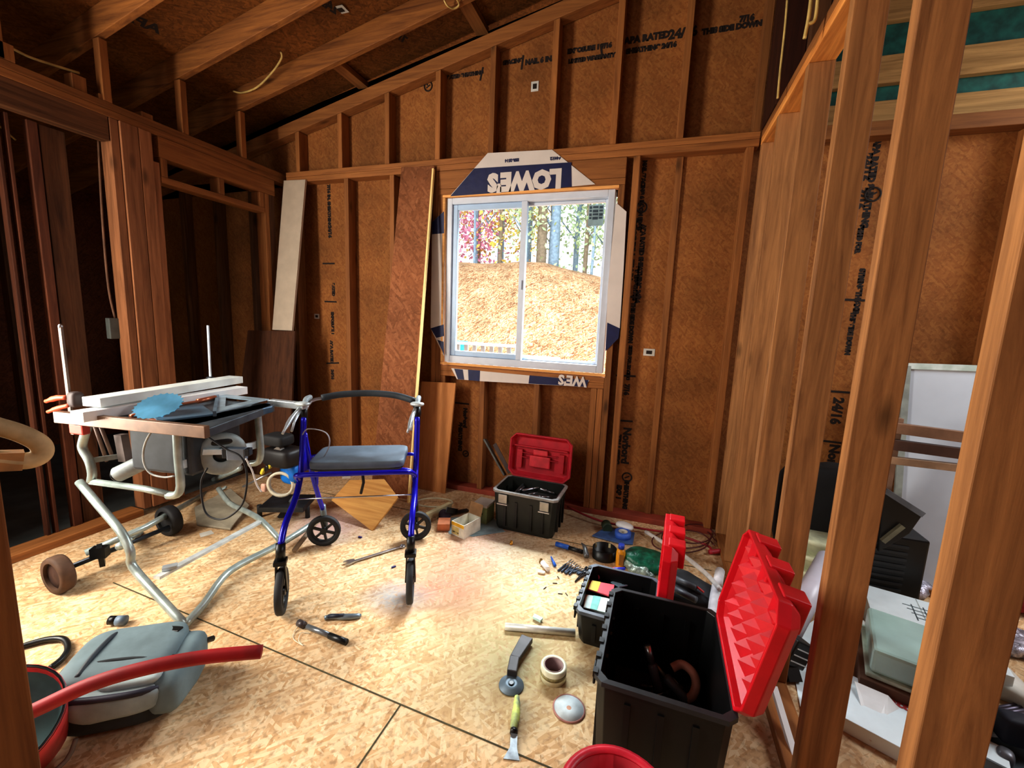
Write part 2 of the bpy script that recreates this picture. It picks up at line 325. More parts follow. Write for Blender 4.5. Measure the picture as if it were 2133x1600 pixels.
stick('bottom_plate', -2.86, .45, D-.001, Yb-.001, .0005, .038, plain('red_plate', rgb(150, 66, 46), .7, scale=9), 'reddish bottom plate along the floor under the window', 'plate')
zs1 = ZT-.077
lw = [(-2.80, 'corner stud of the window wall beside the white leaning board'), (-2.29, 'reddish wall stud between the stamped bay and the tall plywood sheet'), (-1.89, 'dark wall stud just left of the tall plywood sheet'),
      (-1.535, 'king stud left of the window, beside the bright plywood edge'), (-.185, 'king stud right of the window against the stamped panel'), (.06, 'shadowed wall stud in the middle of the bay right of the window'), (.42, 'end stud of the window wall in the right corner')]
for i, (x, lb) in enumerate(lw):
    dpt = .07 if i == 5 else 0
    stick('wall_stud', x-S/2, x+S/2, D+dpt, Yb-.001, .039, zs1, WZ, lb, 'stud', 'full-height studs of the window wall')
for x, lb in ((wx0-.0195, 'jack stud carrying the left end of the window header'), (wx1+.0195, 'jack stud carrying the right end of the window header')):
    stick('jack_stud', x-S/2, x+S/2, D, Yb-.001, .039, wz1-.001, WZ, lb, 'stud')
mb = MB().box(wx0-.039, wx1+.039, D, Yb-.001, wz1+.04, zs1-.001); one('window_header', mb, WX, 'broad lumber header between the window and the top plates', 'header', bevel=.003)
stick('header_plate', wx0-.039, wx1+.039, D, Yb-.001, wz1, wz1+.0385, WX, 'flat plate under the header, right above the window frame', 'plate')
stick('window_sill_plate', wx0, wx1, D, Yb-.001, wz0-.038, wz0-.001, WX, 'upper of the two flat plates under the window', 'plate')
stick('window_sill_plate', wx0, wx1, D, Yb-.001, wz0-.077, wz0-.039, WX, 'lower of the two flat plates under the window', 'plate')
for x, lb in ((wx0+.02, 'cripple stud behind the small leaning tan board'), (-1.14, 'cripple stud left of the red lidded toolbox'), (-.735, 'cripple stud rising behind the red toolbox lid'), (-.345, 'leftmost of the tight-set cripple studs under the right window corner'), (-.304, 'cripple stud tight against the jack stud under the right window corner')):
    stick('cripple_stud', x-S/2, x+S/2, D, Yb-.001, .039, wz0-.078, WZ, lb, 'stud', 'cripple studs under the window')
# ------------------------------------------------------------------ left wall
X0, X1 = XL-WD, XL
stick('beam', X0, X1, -1.5, D+.08, ZT-.037, ZT, WY, 'upper plate of the left wall running under the rafter ends', 'beam')
stick('beam', X0, X1, -1.5, D+.08, ZT-.075, ZT-.038, WY, 'lower plate of the left wall running under the rafter ends', 'beam')
stick('opening_header', X0+.02, X1-.002, -1.5, 1.655, ZT-.2, ZT-.076, DY, 'dark header over the wide opening at the left', 'header')
for i, (a, b, lb) in enumerate(((1.66, 1.70, 'leftmost stud of the built-up post in the left wall'), (1.703, 1.79, 'broad knotty middle board of the built-up post in the left wall'), (1.793, 1.86, 'right board of the built-up post in the left wall'), (1.863, 1.90, 'bright edge stud of the post framing the narrow doorway'))):
    stick('post_stud', X0, X1+(.012 if i in (1, 2) else 0), a, b, .039, ZT-.077 if i < 3 else 2.33-.19, wood('post_wood', rgb(170, 116, 78), rgb(118, 76, 48), 2), lb, 'stud', 'built-up post of the left wall')
stick('door_header', X0, X1, 1.901, D-.07, 2.175, ZT-.0765, WY, 'deep lumber header over the narrow doorway in the left wall', 'header')
stick('door_head_plate', X0, X1, 1.905, 2.63, 2.03, 2.067, WY, 'flat plate across the head of the narrow doorway', 'plate')
for y, lb in ((1.925, 'short block at the left end under the doorway header'), (2.29, 'short block in the middle under the doorway header'), (2.61, 'short block at the right end under the doorway header')):
    stick('cripple_block', X0, X1, y-S/2, y+S/2, 2.068, 2.174, WZ, lb, 'block', 'short blocks under the doorway header')
stick('door_jamb_stud', X0, X1, 2.632, 2.67, .039, 2.174, WZ, 'stud forming the right side of the narrow doorway', 'stud')
stick('corner_stud', X0, X1, 2.672, 2.72, .039, 2.174, DZ, 'dark stud where the left wall meets the window wall', 'stud')
stick('floor_sill', X0-.03, X1, .2, 1.655, .0005, .04, WY, 'bright lumber sill on the floor of the wide left opening', 'sill')
# rafters, their heel studs and blocking
rl = ['nearest the gable', 'second from the gable, beside the hanging loop of cable', 'third from the gable', 'fourth from the gable, at the upper left']
for i in range(6):
    y = 2.458-.4064*i+.019
    lb = rl[i] if i < 4 else ['fifth from the gable', 'sixth from the gable'][i-4]
    a, b = Vector((-5.0, y, 0)), Vector((.46, y, 0)); hgt = .136
    a.z = zd(a.x)-.002-hgt/2; b.z = zd(b.x)-.002-hgt/2
    one('rafter', MB().beam(a, b, S, hgt), DX if i > 2 else wood('rafter_x', rgb(150, 98, 50), rgb(92, 54, 28), 0), 'sloping roof rafter '+lb, 'rafter', 'roof rafters', .003)  # rafters toward the upper left darkened, shade put into the wood
    one('heel_stud', MB().box(XL-.05, XL, y-S/2, y+S/2, ZT+.001, zd(XL)-.152), WZ, 'short heel stud under the rafter '+lb, 'stud', 'short studs under the rafter ends', .0025)
for x, y0, y1, lb in ((-2.2, 2.51, D+.1, 'lookout block on the roof deck near the left corner'), (-1.25, 2.51, D+.1, 'lookout block on the roof deck above the wrap'), (-.95, 1.7, 2.03, 'pale block nailed between two upper rafters')):
    a = Vector((x, y0, zd(x)-.022)); b = Vector((x, y1, zd(x)-.022)); one('roof_block', MB().beam(a, b, .085, .036), WY, lb, 'block')
for x, y, lb in ((XL-.04, 1.55, 'stub block on the left wall plate, left one'), (XL-.04, 1.66, 'low block on the left wall plate beside the tall stub'), (XL-.04, 1.86, 'stub block on the left wall plate, right of the low block'), (XL-.03, 1.28, 'stub block on the left wall plate holding a cable')):
    h = .03 if 'low' in lb else .075
    stick('plate_block', x-.035, x+.03, y-.03, y+.03, ZT+.001, ZT+h, WZ, lb, 'block', 'stub blocks on the left wall plate')
# framing of the dark room beyond the left wall
for i, y in enumerate((-.05, .35, .75, 1.12, 1.42, 1.75, 2.1, 2.45)):
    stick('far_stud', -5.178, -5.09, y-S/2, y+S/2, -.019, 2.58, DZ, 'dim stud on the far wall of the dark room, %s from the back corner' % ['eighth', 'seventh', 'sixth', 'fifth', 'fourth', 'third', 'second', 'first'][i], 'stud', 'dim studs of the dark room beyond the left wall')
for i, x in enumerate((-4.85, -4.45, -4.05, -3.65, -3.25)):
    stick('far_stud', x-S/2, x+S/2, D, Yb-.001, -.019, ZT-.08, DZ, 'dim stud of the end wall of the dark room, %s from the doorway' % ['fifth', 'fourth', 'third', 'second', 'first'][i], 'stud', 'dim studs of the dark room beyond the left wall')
# ------------------------------------------------------------------ partition of open studs on the right
YS = .832; PX0, PX1 = XR, XR+WD
pw = wood('partition_wood', rgb(182, 132, 84), rgb(126, 86, 54), 2)
pl = ['nearest and broadest open partition stud at the right edge', 'second nearest open partition stud, with dark knots', 'third open partition stud, behind the red toolbox lid', 'fourth open partition stud counted from the camera', 'fifth and farthest open partition stud before the corner']
for k in range(5):
    y = YS+.4064*k
    stick('partition_stud', PX0, PX1, y-S, y, .039, ZT-.077, pw, pl[k], 'stud', 'open studs of the right partition')
stick('partition_corner_stud', PX0, PX1, D-.045, D-.003, .039, ZT-.077, pw, 'partition stud tight in the corner by the window wall', 'stud')
stick('partition_top_plate', PX0, PX1, -1.5, D-.003, ZT-.037, ZT, WY, 'upper of the two top plates on the open partition', 'plate')
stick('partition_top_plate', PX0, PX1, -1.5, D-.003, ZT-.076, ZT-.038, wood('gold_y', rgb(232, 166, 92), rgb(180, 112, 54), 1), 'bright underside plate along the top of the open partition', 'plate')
stick('partition_bottom_plate', PX0, PX1, -.3, D-.003, .0005, .038, WY, 'lumber bottom plate of the open partition', 'plate')
# above the partition: ridge post and wide dark boards
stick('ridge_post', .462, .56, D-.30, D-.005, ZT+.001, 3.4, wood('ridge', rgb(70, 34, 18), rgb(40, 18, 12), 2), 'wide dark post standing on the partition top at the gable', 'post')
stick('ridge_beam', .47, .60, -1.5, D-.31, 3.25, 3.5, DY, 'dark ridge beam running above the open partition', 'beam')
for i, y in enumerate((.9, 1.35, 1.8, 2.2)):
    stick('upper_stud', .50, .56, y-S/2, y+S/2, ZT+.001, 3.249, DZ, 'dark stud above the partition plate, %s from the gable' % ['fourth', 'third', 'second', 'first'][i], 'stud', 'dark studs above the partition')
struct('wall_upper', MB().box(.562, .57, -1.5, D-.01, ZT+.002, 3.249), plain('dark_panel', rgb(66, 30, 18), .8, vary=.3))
# strips over green sheathing in the next room
for z0, z1, lb in ((2.371, 2.485, 'lowest pale strapping board under the green sheathing of the next room'), (2.568, 2.70, 'middle pale strapping board across the green sheathing'), (2.86, 3.0, 'upper pale strapping board across the green sheathing')):
    stick('strapping_board', .58, 3.19, D+.05, Yb-.001, z0, z1, wood('strap', rgb(196, 156, 100), rgb(140, 106, 62), 0), lb, 'board')
stick('next_room_plate', .58, 3.19, D, Yb-.001, 2.30, 2.37, WX, 'top plate of the next room wall below the strapping boards', 'plate')
for i, x in enumerate((1.62, 2.03, 2.43)):
    stick('next_room_stud', x-S/2, x+S/2, D, Yb-.001, .039, 2.299, WZ, ['stud right of the leaning white panel in the next room', 'second stud of the next room wall right of the white panel', 'third stud of the next room wall right of the white panel'][i], 'stud', 'studs of the next room wall')
# ------------------------------------------------------------------ stamped lettering on the sheathing
E9 = Yb-.0006
def col(px, items, ang=-PI/2):
    r = []
    for s, h, (a, b) in items:
        p = P(a, b, 1, E9); r.append((s, h, wallM((p.x, p.y, p.z), ang), .004, 1))
    return r
its = col(0, [('NAIL SPACING 6 IN. ON EDGES', .022, (1340, 335)), ('LIMITED WARRANTY', .02, (1323, 335)), ('APA RATED SHEATHING 24/16', .026, (1337, 468)), ('EXPOSURE 1  7/16 IN.', .03, (1318, 455)),
              ('STRENGTH AXIS', .022, (1324, 556)), ('THIS SIDE DOWN', .024, (1316, 630)), ('FACE THIS SIDE DOWN', .02, (1304, 626)), ('THE ENGINEERED WOOD', .02, (1306, 540)),
              ('SIZED FOR SPACING', .018, (1311, 720)), ('24/16', .034, (1288, 800)), ('7/16', .03, (1302, 800)), ('Norbord', .05, (1300, 890)), ('TRU-SPEC', .034, (1284, 905)), ('SHEATHING', .028, (1302, 1000)), ('EXP 1', .03, (1286, 1010)),
              ('7/16 IN. SHEATHING', .026, (682, 385)), ('24/16', .03, (684, 470)), ('RATED', .024, (692, 590)), ('EXPOSURE 1', .024, (690, 650)), ('APA RATED', .026, (688, 710)), ('24/16', .026, (690, 770)),
              ('Norbord', .03, (966, 850)), ('SHEATHING', .03, (956, 880)),
              ('APA RATED SHEATHING', .03, (1822, 290)), ('24/16  7/16', .045, (1798, 320)), ('SIZED FOR', .022, (1790, 470)), ('STRENGTH AXIS', .024, (1792, 560)), ('EXPOSURE 1 THIS SIDE DOWN', .02, (1764, 520)), ('THIS SIDE DOWN', .022, (1774, 650)), ('24/16', .05, (1738, 828)), ('Norbord', .05, (1730, 925)), ('SHEATHING', .03, (1716, 980))])
def hcol(s, h, a, b):
    p = P(a, b, 1, E9); return (s, h, wallM((p.x, p.y, p.z), 0.0), .004, 1)
its += [hcol('24/16  APA', .032, 838, 185), hcol('RATED SHEATHING', .022, 932, 165), hcol('SPACING', .024, 1048, 135), hcol('NAIL 6 IN.', .03, 1094, 135), hcol('EXPOSURE 1 7/16', .026, 1182, 112), hcol('LIMITED WARRANTY', .022, 1184, 132),
        hcol('APA RATED', .036, 1300, 92), hcol('SHEATHING 24/16', .026, 1304, 112), hcol('24/16', .05, 1392, 82), hcol('THIS SIDE DOWN', .028, 1462, 72), hcol('7/16', .03, 1540, 46)]
lettering('stamped_lettering', its, INK, wb)
mb = MB()
for a, b, c, d_ in ((1296, 618, 1336, 619), (1283, 782, 1324, 784), (1278, 875, 1318, 878), (1755, 624, 1802, 626), (1712, 918, 1752, 923), (1728, 815, 1770, 818), (672, 549, 697, 549), (676, 628, 701, 629), (680, 757, 706, 756), (948, 839, 977, 842)):
    p = P(a, b, 1, E9-.001); q = P(c, d_, 1, E9-.001); mb.beam(p, q, .002, .012)
for a, b, r in ((1337, 432, .03), (1306, 994, .03), (1818, 405, .035), (970, 945, .022), (892, 180, .03), (1725, 1050, .03)):
    p = P(a, b, 1, E9-.001); mb.tube([(p.x+r*math.cos(t), p.y, p.z+r*math.sin(t)) for t in [2*PI*i/16 for i in range(16)]], .005, 5, closed=True); mb.beam((p.x-r*.5, p.y, p.z-r*.3), (p.x+r*.5, p.y, p.z+r*.3), .002, .008)
for a, b, c, d_ in ((1254, 118, 1251, 92), (1006, 140, 1000, 168), (1090, 115, 1086, 145)):
    p = P(a, b, 1, E9-.001); q = P(c, d_, 1, E9-.001); mb.beam(p, q, .002, .012)
mb.build('stamped_mark', INK, wb)
# roof deck stamps
mb = MB()
for s, h, (a, b) in (('24/16 APA', .06, (700, 30)), ('RATED', .05, (810, 75)), ('7/16', .05, (840, 88)), ('APA', .07, (330, 70))):
    d0 = ray(a, b); n_ = Vector((-SL, 0, 1)); t = (zd(0)-.001-SL*0-EYE)/(d0.z-SL*d0.x); p = CAM+d0*t
    vs, fs = text_mesh(s, h, frame(p, (-.25, -.95, -.05), (1, -.25, SL)), .004); mb.add(vs, fs)
mb.build('stamped_lettering', INK, ce)
# small stickers and nail plates on the sheathing
def sticker(a, b, w, h, label, nm='paper_tag'):
    p = P(a, b, 1, E9-.002); t = thing(nm, label, 'tag', p, 'paper tags on the sheathing')
    MB().box(p.x-w/2, p.x+w/2, p.y-.001, p.y+.001, p.z-h/2, p.z+h/2).build('backing', WHD, t); MB().box(p.x-w/4, p.x+w/4, p.y-.003, p.y-.0012, p.z-h/4, p.z+h/4).build('print', INK, t)
sticker(1352, 734, .07, .045, 'small white printed tag on the sheathing right of the window')
sticker(660, 659, .05, .04, 'small white printed tag on the sheathing near the left corner')
sticker(1114, 180, .05, .06, 'small torn pinkish tag on the gable sheathing')
p = P(710, 18, 2, zd(-1.5)); 
d0 = ray(710, 20); t_ = (zd(0)-.003-EYE)/(d0.z-SL*d0.x); p = CAM+d0*t_
t = thing('paper_tag', 'small white tag on the roof deck between rafters', 'tag', p); MB().cbox(p, (.07, .06, .002)).build('backing', WHD, t); MB().cbox(p-Vector((0, 0, .003)), (.035, .03, .002)).build('print', INK, t)
# ================================================================== WINDOW
wn = thing('window_1', 'white vinyl sliding window with two panes', 'window', (-.88, D+.03, .968)); del wn['label']; del wn['category']; wn['kind'] = 'structure'
a0, a1, b0, b1 = -1.453, -.299, .968, 2.1145; MID = -.885
def ringbox(mb, x0, x1, z0, z1, w, y0, y1, wb_=None):
    wb_ = wb_ or w
    mb.box(x0, x0+w, y0, y1, z0, z1); mb.box(x1-w, x1, y0, y1, z0, z1); mb.box(x0+w, x1-w, y0, y1, z0, z0+wb_); mb.box(x0+w, x1-w, y0, y1, z1-w, z1); return mb
ringbox(MB(), a0, a1, b0, b1, .042, D+.015, D+.095, .05).build('window_frame', VIN, wn, bevel=.003)
ringbox(MB(), a0+.043, MID+.02, b0+.051, b1-.043, .036, D+.03, D+.062).build('sliding_sash', plain('vinyl_blue', rgb(176, 200, 226), .4, vary=.04), wn, bevel=.003)
ringbox(MB(), MID-.018, a1-.043, b0+.051, b1-.043, .018, D+.066, D+.092).build('fixed_sash', VIN, wn, bevel=.003)
MB().box(MID-.018, MID+.02, D+.02, D+.029, b0+.051, b1-.043).build('meeting_rail', VIN, wn)
gl_ = glass('pane_glass')
MB().box(a0+.08, MID-.017, D+.045, D+.047, b0+.088, b1-.08).build('pane', gl_, wn)
MB().box(MID+.001, a1-.062, D+.078, D+.080, b0+.07, b1-.062).build('pane', gl_, wn)
MB().box(MID-.003, MID+.006, D+.008, D+.0195, 1.50, 1.56).build('latch', VIN, wn)
st = thing('window_sticker', 'grey rating sticker with black rows in the upper right of the window glass', 'sticker', (-.40, D+.073, 1.87))
q0, q1 = BW(1227, 427, -.07), BW(1256, 470, -.07)
MB().box(q0.x, q1.x, D+.070, D+.072, q1.z, q0.z).build('backing', plain('sticker', rgb(150, 176, 182), .6), st)
mb = MB()
for i in range(4):
    z = q0.z-(q0.z-q1.z)*(.07+.17*i)
    for j, (u0, u1) in enumerate(((.06, .2), (.28, .62), (.7, .92))): mb.box(q0.x+(q1.x-q0.x)*u0, q0.x+(q1.x-q0.x)*u1, D+.068, D+.0698, z-.016+.004*((i+j) % 2), z)
mb.build('print', plain('sticker_ink', rgb(60, 78, 90), .6), st)
# rough-opening liner boards, window light put into brighter wood
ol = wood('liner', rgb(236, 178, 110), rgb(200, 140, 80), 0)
stick('window_liner', a0-.022, a1+.022, D-.006, D+.014, b1+.001, b1+.018, ol, 'bright thin wood strip along the top of the window frame', 'strip')
stick('window_liner', a0-.022, a1+.022, D-.006, D+.014, b0-.018, b0-.001, ol, 'bright thin wood strip along the bottom of the window frame', 'strip')
stick('window_liner', a0-.021, a0-.002, D-.006, D+.014, b0, b1, ol, 'bright thin wood strip along the left of the window frame', 'strip')
# ------------------------------------------------------------------ house wrap round the opening
WR = plain('house_wrap', rgb(214, 204, 196), .6, vary=.06, scale=5, bump=.3); NAVY = plain('wrap_navy', rgb(14, 20, 72), .55, vary=.15, bump=.2)
def flat(pts, d): return [BW(x, y, d) for x, y in pts]
def flap(label, poly, blues, texts=(), bars=()):
    pts = flat(poly, .0035); c = sum(pts, Vector())/len(pts); t = thing('house_wrap_flap', label, 'house wrap', c, 'house wrap flaps stapled round the window')
    MB().prism(pts, (0, -.0015, 0)).build('sheet', WR, t)
    if blues:
        for b in blues: MB().prism(flat(b, .0055), (0, -.0008, 0)).build('blue_band', NAVY, t)
    if texts:
        mb = MB()
        for s, h, a, b, ang, sx, of in texts:
            p = BW(a, b, .0072); vs, fs = text_mesh(s, h, wallM(p, ang), of, sx); mb.add(vs, fs)
        mb.build('wrap_lettering', WR, t)
    if bars:
        for s, h, a, b, ang, sx, of in bars:
            p = BW(a, b, .0062); vs, fs = text_mesh(s, h, wallM(p, ang), of, sx); MB().add(vs, fs).build('fine_print', NAVY, t)
    return t
flap('upper wrap flap above the window with upside-down LOWE\'S on navy', [(936, 410), (1016, 319), (1150, 312), (1240, 384), (1100, 397)],
     [[(938, 409), (988, 351), (1190, 338), (1191, 389), (1060, 400)]], [("LOWE'S", .108, 1170, 354, PI+.0, .96, .011)], [('ESR-2514', .018, 1081, 330, PI, 1, .002), ('64412', .018, 1168, 326, PI, 1.1, .002)])
flap('left wrap flap beside the window, white between two navy corners', [(925, 440), (900, 463), (899, 560), (897, 684), (925, 742), (926, 600)],
     [[(925, 440), (900, 463), (900, 488), (925, 486)], [(897, 684), (924, 676), (925, 700), (909, 704)], [(911, 708), (924, 712), (925, 740)]])
flap('right wrap flap beside the window, white with a navy lower corner', [(1283, 422), (1305, 441), (1299, 560), (1291, 684), (1288, 705), (1261, 732), (1266, 600)],
     [[(1265, 672), (1291, 684), (1288, 705), (1261, 732)]])
flap('lower wrap flap below the window with the end of upside-down LOWE\'S', [(940, 767), (952, 790), (1000, 794), (1218, 806), (1228, 792), (1100, 782)],
     [[(946, 768), (954, 790), (967, 791), (964, 770)], [(975, 770), (976, 792), (999, 794), (1000, 772)], [(1103, 782), (1101, 799), (1222, 806), (1226, 792), (1160, 787)]], [("WE'S", .066, 1222, 787, PI-.02, .95, .004)])
# ================================================================== OUTSIDE
LEAF = osb('fallen_leaves', [rgb(124, 78, 54), rgb(190, 142, 104), rgb(224, 196, 160)], 'z', scale=.9, rough=.95)
def hillz(x, y):
    k = max(0, min(1, (y-5.2)/7)); k = k*k*(3-2*k)
    return -.55+3.6*k-.26*max(0, x+3.0)*k*1.15-.02*abs(x)+.12*noise.noise(Vector((x*.6, y*.6, 0)))
mb = MB(); N = 60; vs = []
for j in range(N+1):
    for i in range(N+1):
        x = -16+26*i/N; y = 3.6+22*j/N; vs.append((x, y, hillz(x, y)))
fs = [(j*(N+1)+i, j*(N+1)+i+1, (j+1)*(N+1)+i+1, (j+1)*(N+1)+i) for j in range(N) for i in range(N)]
mb.add(vs, fs, True); struct('ground', mb, LEAF)
TB = plain('bark_blue', rgb(150, 168, 186), .9, vary=.2); TB2 = plain('bark_brown', rgb(150, 132, 112), .9, vary=.2)
leafm = {k: plain('leaf_'+k, c, .8, vary=.2) for k, c in dict(yellow=rgb(250, 214, 110), pink=rgb(226, 150, 176), green=rgb(190, 204, 160), orange=rgb(240, 186, 120)).items()}
def leaves(c, R, n, sz, seed):
    rn = random.Random(seed); mb = MB()
    for _ in range(n):
        v = Vector((rn.gauss(0, .45), rn.gauss(0, .45), rn.gauss(0, .5))); p = Vector(c)+Vector((v.x*R[0], v.y*R[1], v.z*R[2]))
        a = Vector((rn.uniform(-1, 1), rn.uniform(-1, 1), rn.uniform(-1, 1))).normalized(); b = a.orthogonal().normalized(); s_ = sz*rn.uniform(.6, 1.3)
        mb.add([p-a*s_, p+b*s_*.6, p+a*s_, p-b*s_*.6], [(0, 1, 2, 3)])
    return mb
tr = [(-8.4, 13.5, .10, 'yellow'), (-7.6, 14.5, .07, 'yellow'), (-7.0, 13, .09, 'pink'), (-6.4, 15, .08, 'orange'), (-5.9, 13.6, .07, 'pink'), (-5.4, 14.6, .12, 'orange'), (-4.9, 13.2, .07, 'yellow'), (-4.5, 15.2, .08, 'yellow'), (-4.0, 12.6, .06, 'green'),
      (-3.5, 13.1, .16, None), (-3.15, 13.3, .17, None), (-2.7, 14.6, .09, 'green'), (-2.2, 13.5, .07, 'green'), (-1.7, 14.4, .08, 'green'), (-1.1, 13, .05, 'green'), (-.6, 14.8, .09, 'yellow'), (-.1, 12.4, .05, 'green'), (.8, 13.4, .07, 'yellow'), (-9.2, 15, .1, None), (1.6, 14, .08, 'green'), (-6.7, 12.4, .035, None), (-6.1, 12.0, .03, None), (-5.6, 12.8, .04, None), (-4.2, 13.8, .09, None), (-3.8, 15.5, .06, None), (-1.9, 12.9, .04, None), (-1.35, 15.4, .1, None), (-.9, 13.6, .04, None)]
names = {None: 'bare pale trunk standing among the trees beyond the leafy hill', 'yellow': 'slim tree with yellow autumn leaves beyond the hill', 'pink': 'small tree with pink-red leaves beyond the hill', 'green': 'thin tree with sparse green leaves beyond the hill', 'orange': 'slim tree with orange leaves beyond the hill'}
for i, (x, y, r, kd) in enumerate(tr):
    z0 = hillz(x, y)-.1; t = thing('tree', names[kd], 'tree', (x, y, z0), 'trees beyond the hill: '+(kd or 'bare')); rn = random.Random(i)
    pts = [(x+rn.uniform(-.1, .1)*k*.3, y, z0+k*1.5) for k in range(6)]
    mb = MB().tube(pts, [r, r*.9, r*.8, r*.7, r*.6, r*.5], 8, curve=3)
    for k in range(5):
        h = 1.2+k*1.0; s_ = rn.choice((-1, 1)); mb.tube([(x, y, z0+h), (x+s_*.5, y, z0+h+.6), (x+s_*.9, y+.2, z0+h+1.3)], [r*.35, r*.25, r*.15], 5)
    mb.build('trunk', TB if i % 3 else TB2, t)
    if kd: leaves((x, y, z0+(1.4 if kd == 'pink' else 2.3)), (1.2, .8, 1.3 if kd == 'pink' else 2.0), 520, .075, i).build('foliage', leafm[kd], t, kind='stuff')
for i, (x, y, c_) in enumerate(((-7.3, 10.6, 'yellow'), (-6.6, 11.2, 'pink'), (-.6, 11.0, 'green'))):
    one('bush', leaves((x, y, hillz(x, y)+.25), (.6, .5, .5), 220, .05, 50+i), leafm[c_], ['low yellow bush on the hill crest', 'pinkish shrub on the hill crest seen through the left pane', 'thin green shrub on the hill crest seen through the right pane'][i], 'bush')
for i, (x0_, y0_, x1_, y1_) in enumerate(((-5.5, 7.4, -3.3, 7.9), (-6.2, 9.5, -5.0, 9.7))):
    one('fallen_branch', MB().tube([(x0_, y0_, hillz(x0_, y0_)+.04), ((x0_+x1_)/2, (y0_+y1_)/2, hillz((x0_+x1_)/2, (y0_+y1_)/2)+.1), (x1_, y1_, hillz(x1_, y1_)+.04)], .02, 6, curve=4), TB2, ['long thin fallen branch across the leaves outside', 'short fallen branch higher on the leafy hill outside'][i], 'branch')
# white railing of the porch below the window
RW = plain('rail_white', rgb(170, 180, 190), .6, vary=.05)
t = thing('white_railing', 'white picket railing outside below the left pane', 'railing', (-3.1, 5.2, .2))
MB().box(-4.6, -1.62, 5.15, 5.22, .95, .985).build('top_rail', RW, t); MB().box(-4.6, -1.62, 5.16, 5.21, .2, .25).build('bottom_rail', RW, t)
for i in range(24): MB().box(-4.54+i*.12, -4.49+i*.12, 5.17, 5.2, .25, .95).build('picket', RW, t)
MB().box(-4.6, -4.54, 5.14, 5.23, -.6, 1.0).build('post', RW, t); MB().box(-1.66, -1.60, 5.14, 5.23, -.6, 1.0).build('post', RW, t)
one('porch_slab', MB().box(-5.6, -1.5, 5.3, 7.2, -.7, .70), WHT, 'overexposed white porch slab behind the picket railing', 'slab')
t = thing('teal_tub', 'teal plastic tub beyond the railing at the left pane edge', 'tub', (-2.66, 5.6, .70)); MB().lathe([(0, 0), (.10, 0), (.12, .24), (.13, .24), (.13, .27), (.11, .27), (.10, .02), (0, .02)], (-2.66, 5.6, .70)).build('body', plain('teal', rgb(10, 130, 130), .4), t)
# ================================================================== LEANING SHEETS
def lean(name, pts, t, mat, label, cat='board', grp=None):
    a = [Vector(p) for p in pts]; n = (a[1]-a[0]).cross(a[2]-a[1]).normalized()
    if n.y < 0: n = -n
    return one(name, MB().prism(a, n*t), mat, label, cat, grp, .001)
Q = lambda x, y, Y: P(x, y, 1, Y)
WB_ = plain('white_board', rgb(196, 180, 160), .6, vary=.06)
bt = Q(612, 375, D-.01); 
lean('white_board', [Q(591, 376, D-.02), Q(636, 374, D-.02), Q(608, 689, D-.2), Q(567, 687, D-.2)], .018, WB_, 'narrow white laminated board standing on a dark panel in the left corner')
lean('plywood_board', [Q(516, 688, D-.215), Q(614, 690, D-.215), Q(600, 1000, D-.36), Q(478, 985, D-.36)], .016, wood('dark_ply', rgb(96, 60, 38), rgb(64, 38, 24), 2, knots=False), 'dark brown plywood panel leaning under the white board', 'board')
PLY = osb('tall_ply', [rgb(138, 86, 52), rgb(154, 98, 62), rgb(172, 114, 76)], 'y', scale=.9)
lean('plywood_sheet', [Q(836, 348, D-.02), Q(905, 345, D-.02), Q(846, 1046, D-.30), Q(772, 1030, D-.30)], .016, PLY, 'tall narrow plywood sheet leaning against the wall left of the window', 'sheet')
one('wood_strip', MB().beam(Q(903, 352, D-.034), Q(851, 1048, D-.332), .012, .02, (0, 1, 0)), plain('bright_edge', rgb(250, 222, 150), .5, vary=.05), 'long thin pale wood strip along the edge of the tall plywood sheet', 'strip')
lean('tan_board', [Q(878, 795, D-.03), Q(949, 798, D-.03), Q(925, 1042, D-.10), Q(852, 1036, D-.10)], .016, wood('tan', rgb(206, 144, 86), rgb(182, 120, 68), 2, knots=False), 'small smooth tan board leaning below the left corner of the window')
o0, o1, o2 = FL(775, 1108), PV(690, 1042, (-1.62, 2.2), (1, .25)), PV(829, 1036, (-1.4, 2.2), (1, .25))
o0 = FL(775, 1106); on = (o1-o0).cross(o2-o0).normalized()
def onp(x, y): r_ = ray(x, y); return CAM+r_*((o0-CAM).dot(on)/r_.dot(on))
lean('plywood_offcut', [o0, o1, onp(728, 1000), onp(800, 998), o2], .012, wood('offcut', rgb(206, 158, 92), rgb(176, 122, 62), 0, knots=False), 'square plywood offcut leaning on its corner behind the walker', 'offcut')
# ================================================================== TABLE SAW ON FOLDING STAND
zt_ = .85
saw = thing('table_saw', 'dusty table saw on a folding grey tube stand with big wheels', 'table saw', (-1.85, 1.35, 0))
def T(x, y, z): return P(x, y, 2, z)
tubes = plain('stand_tube', rgb(168, 180, 176), .34, .45, vary=.2, scale=20)
p1 = FL(385, 1302, .02)
lp = (p1.x, p1.y); ld = (-.62, .05)
leg1 = [T(166, 1004, .50), T(252, 1108, .33), T(275, 1170, .25)]
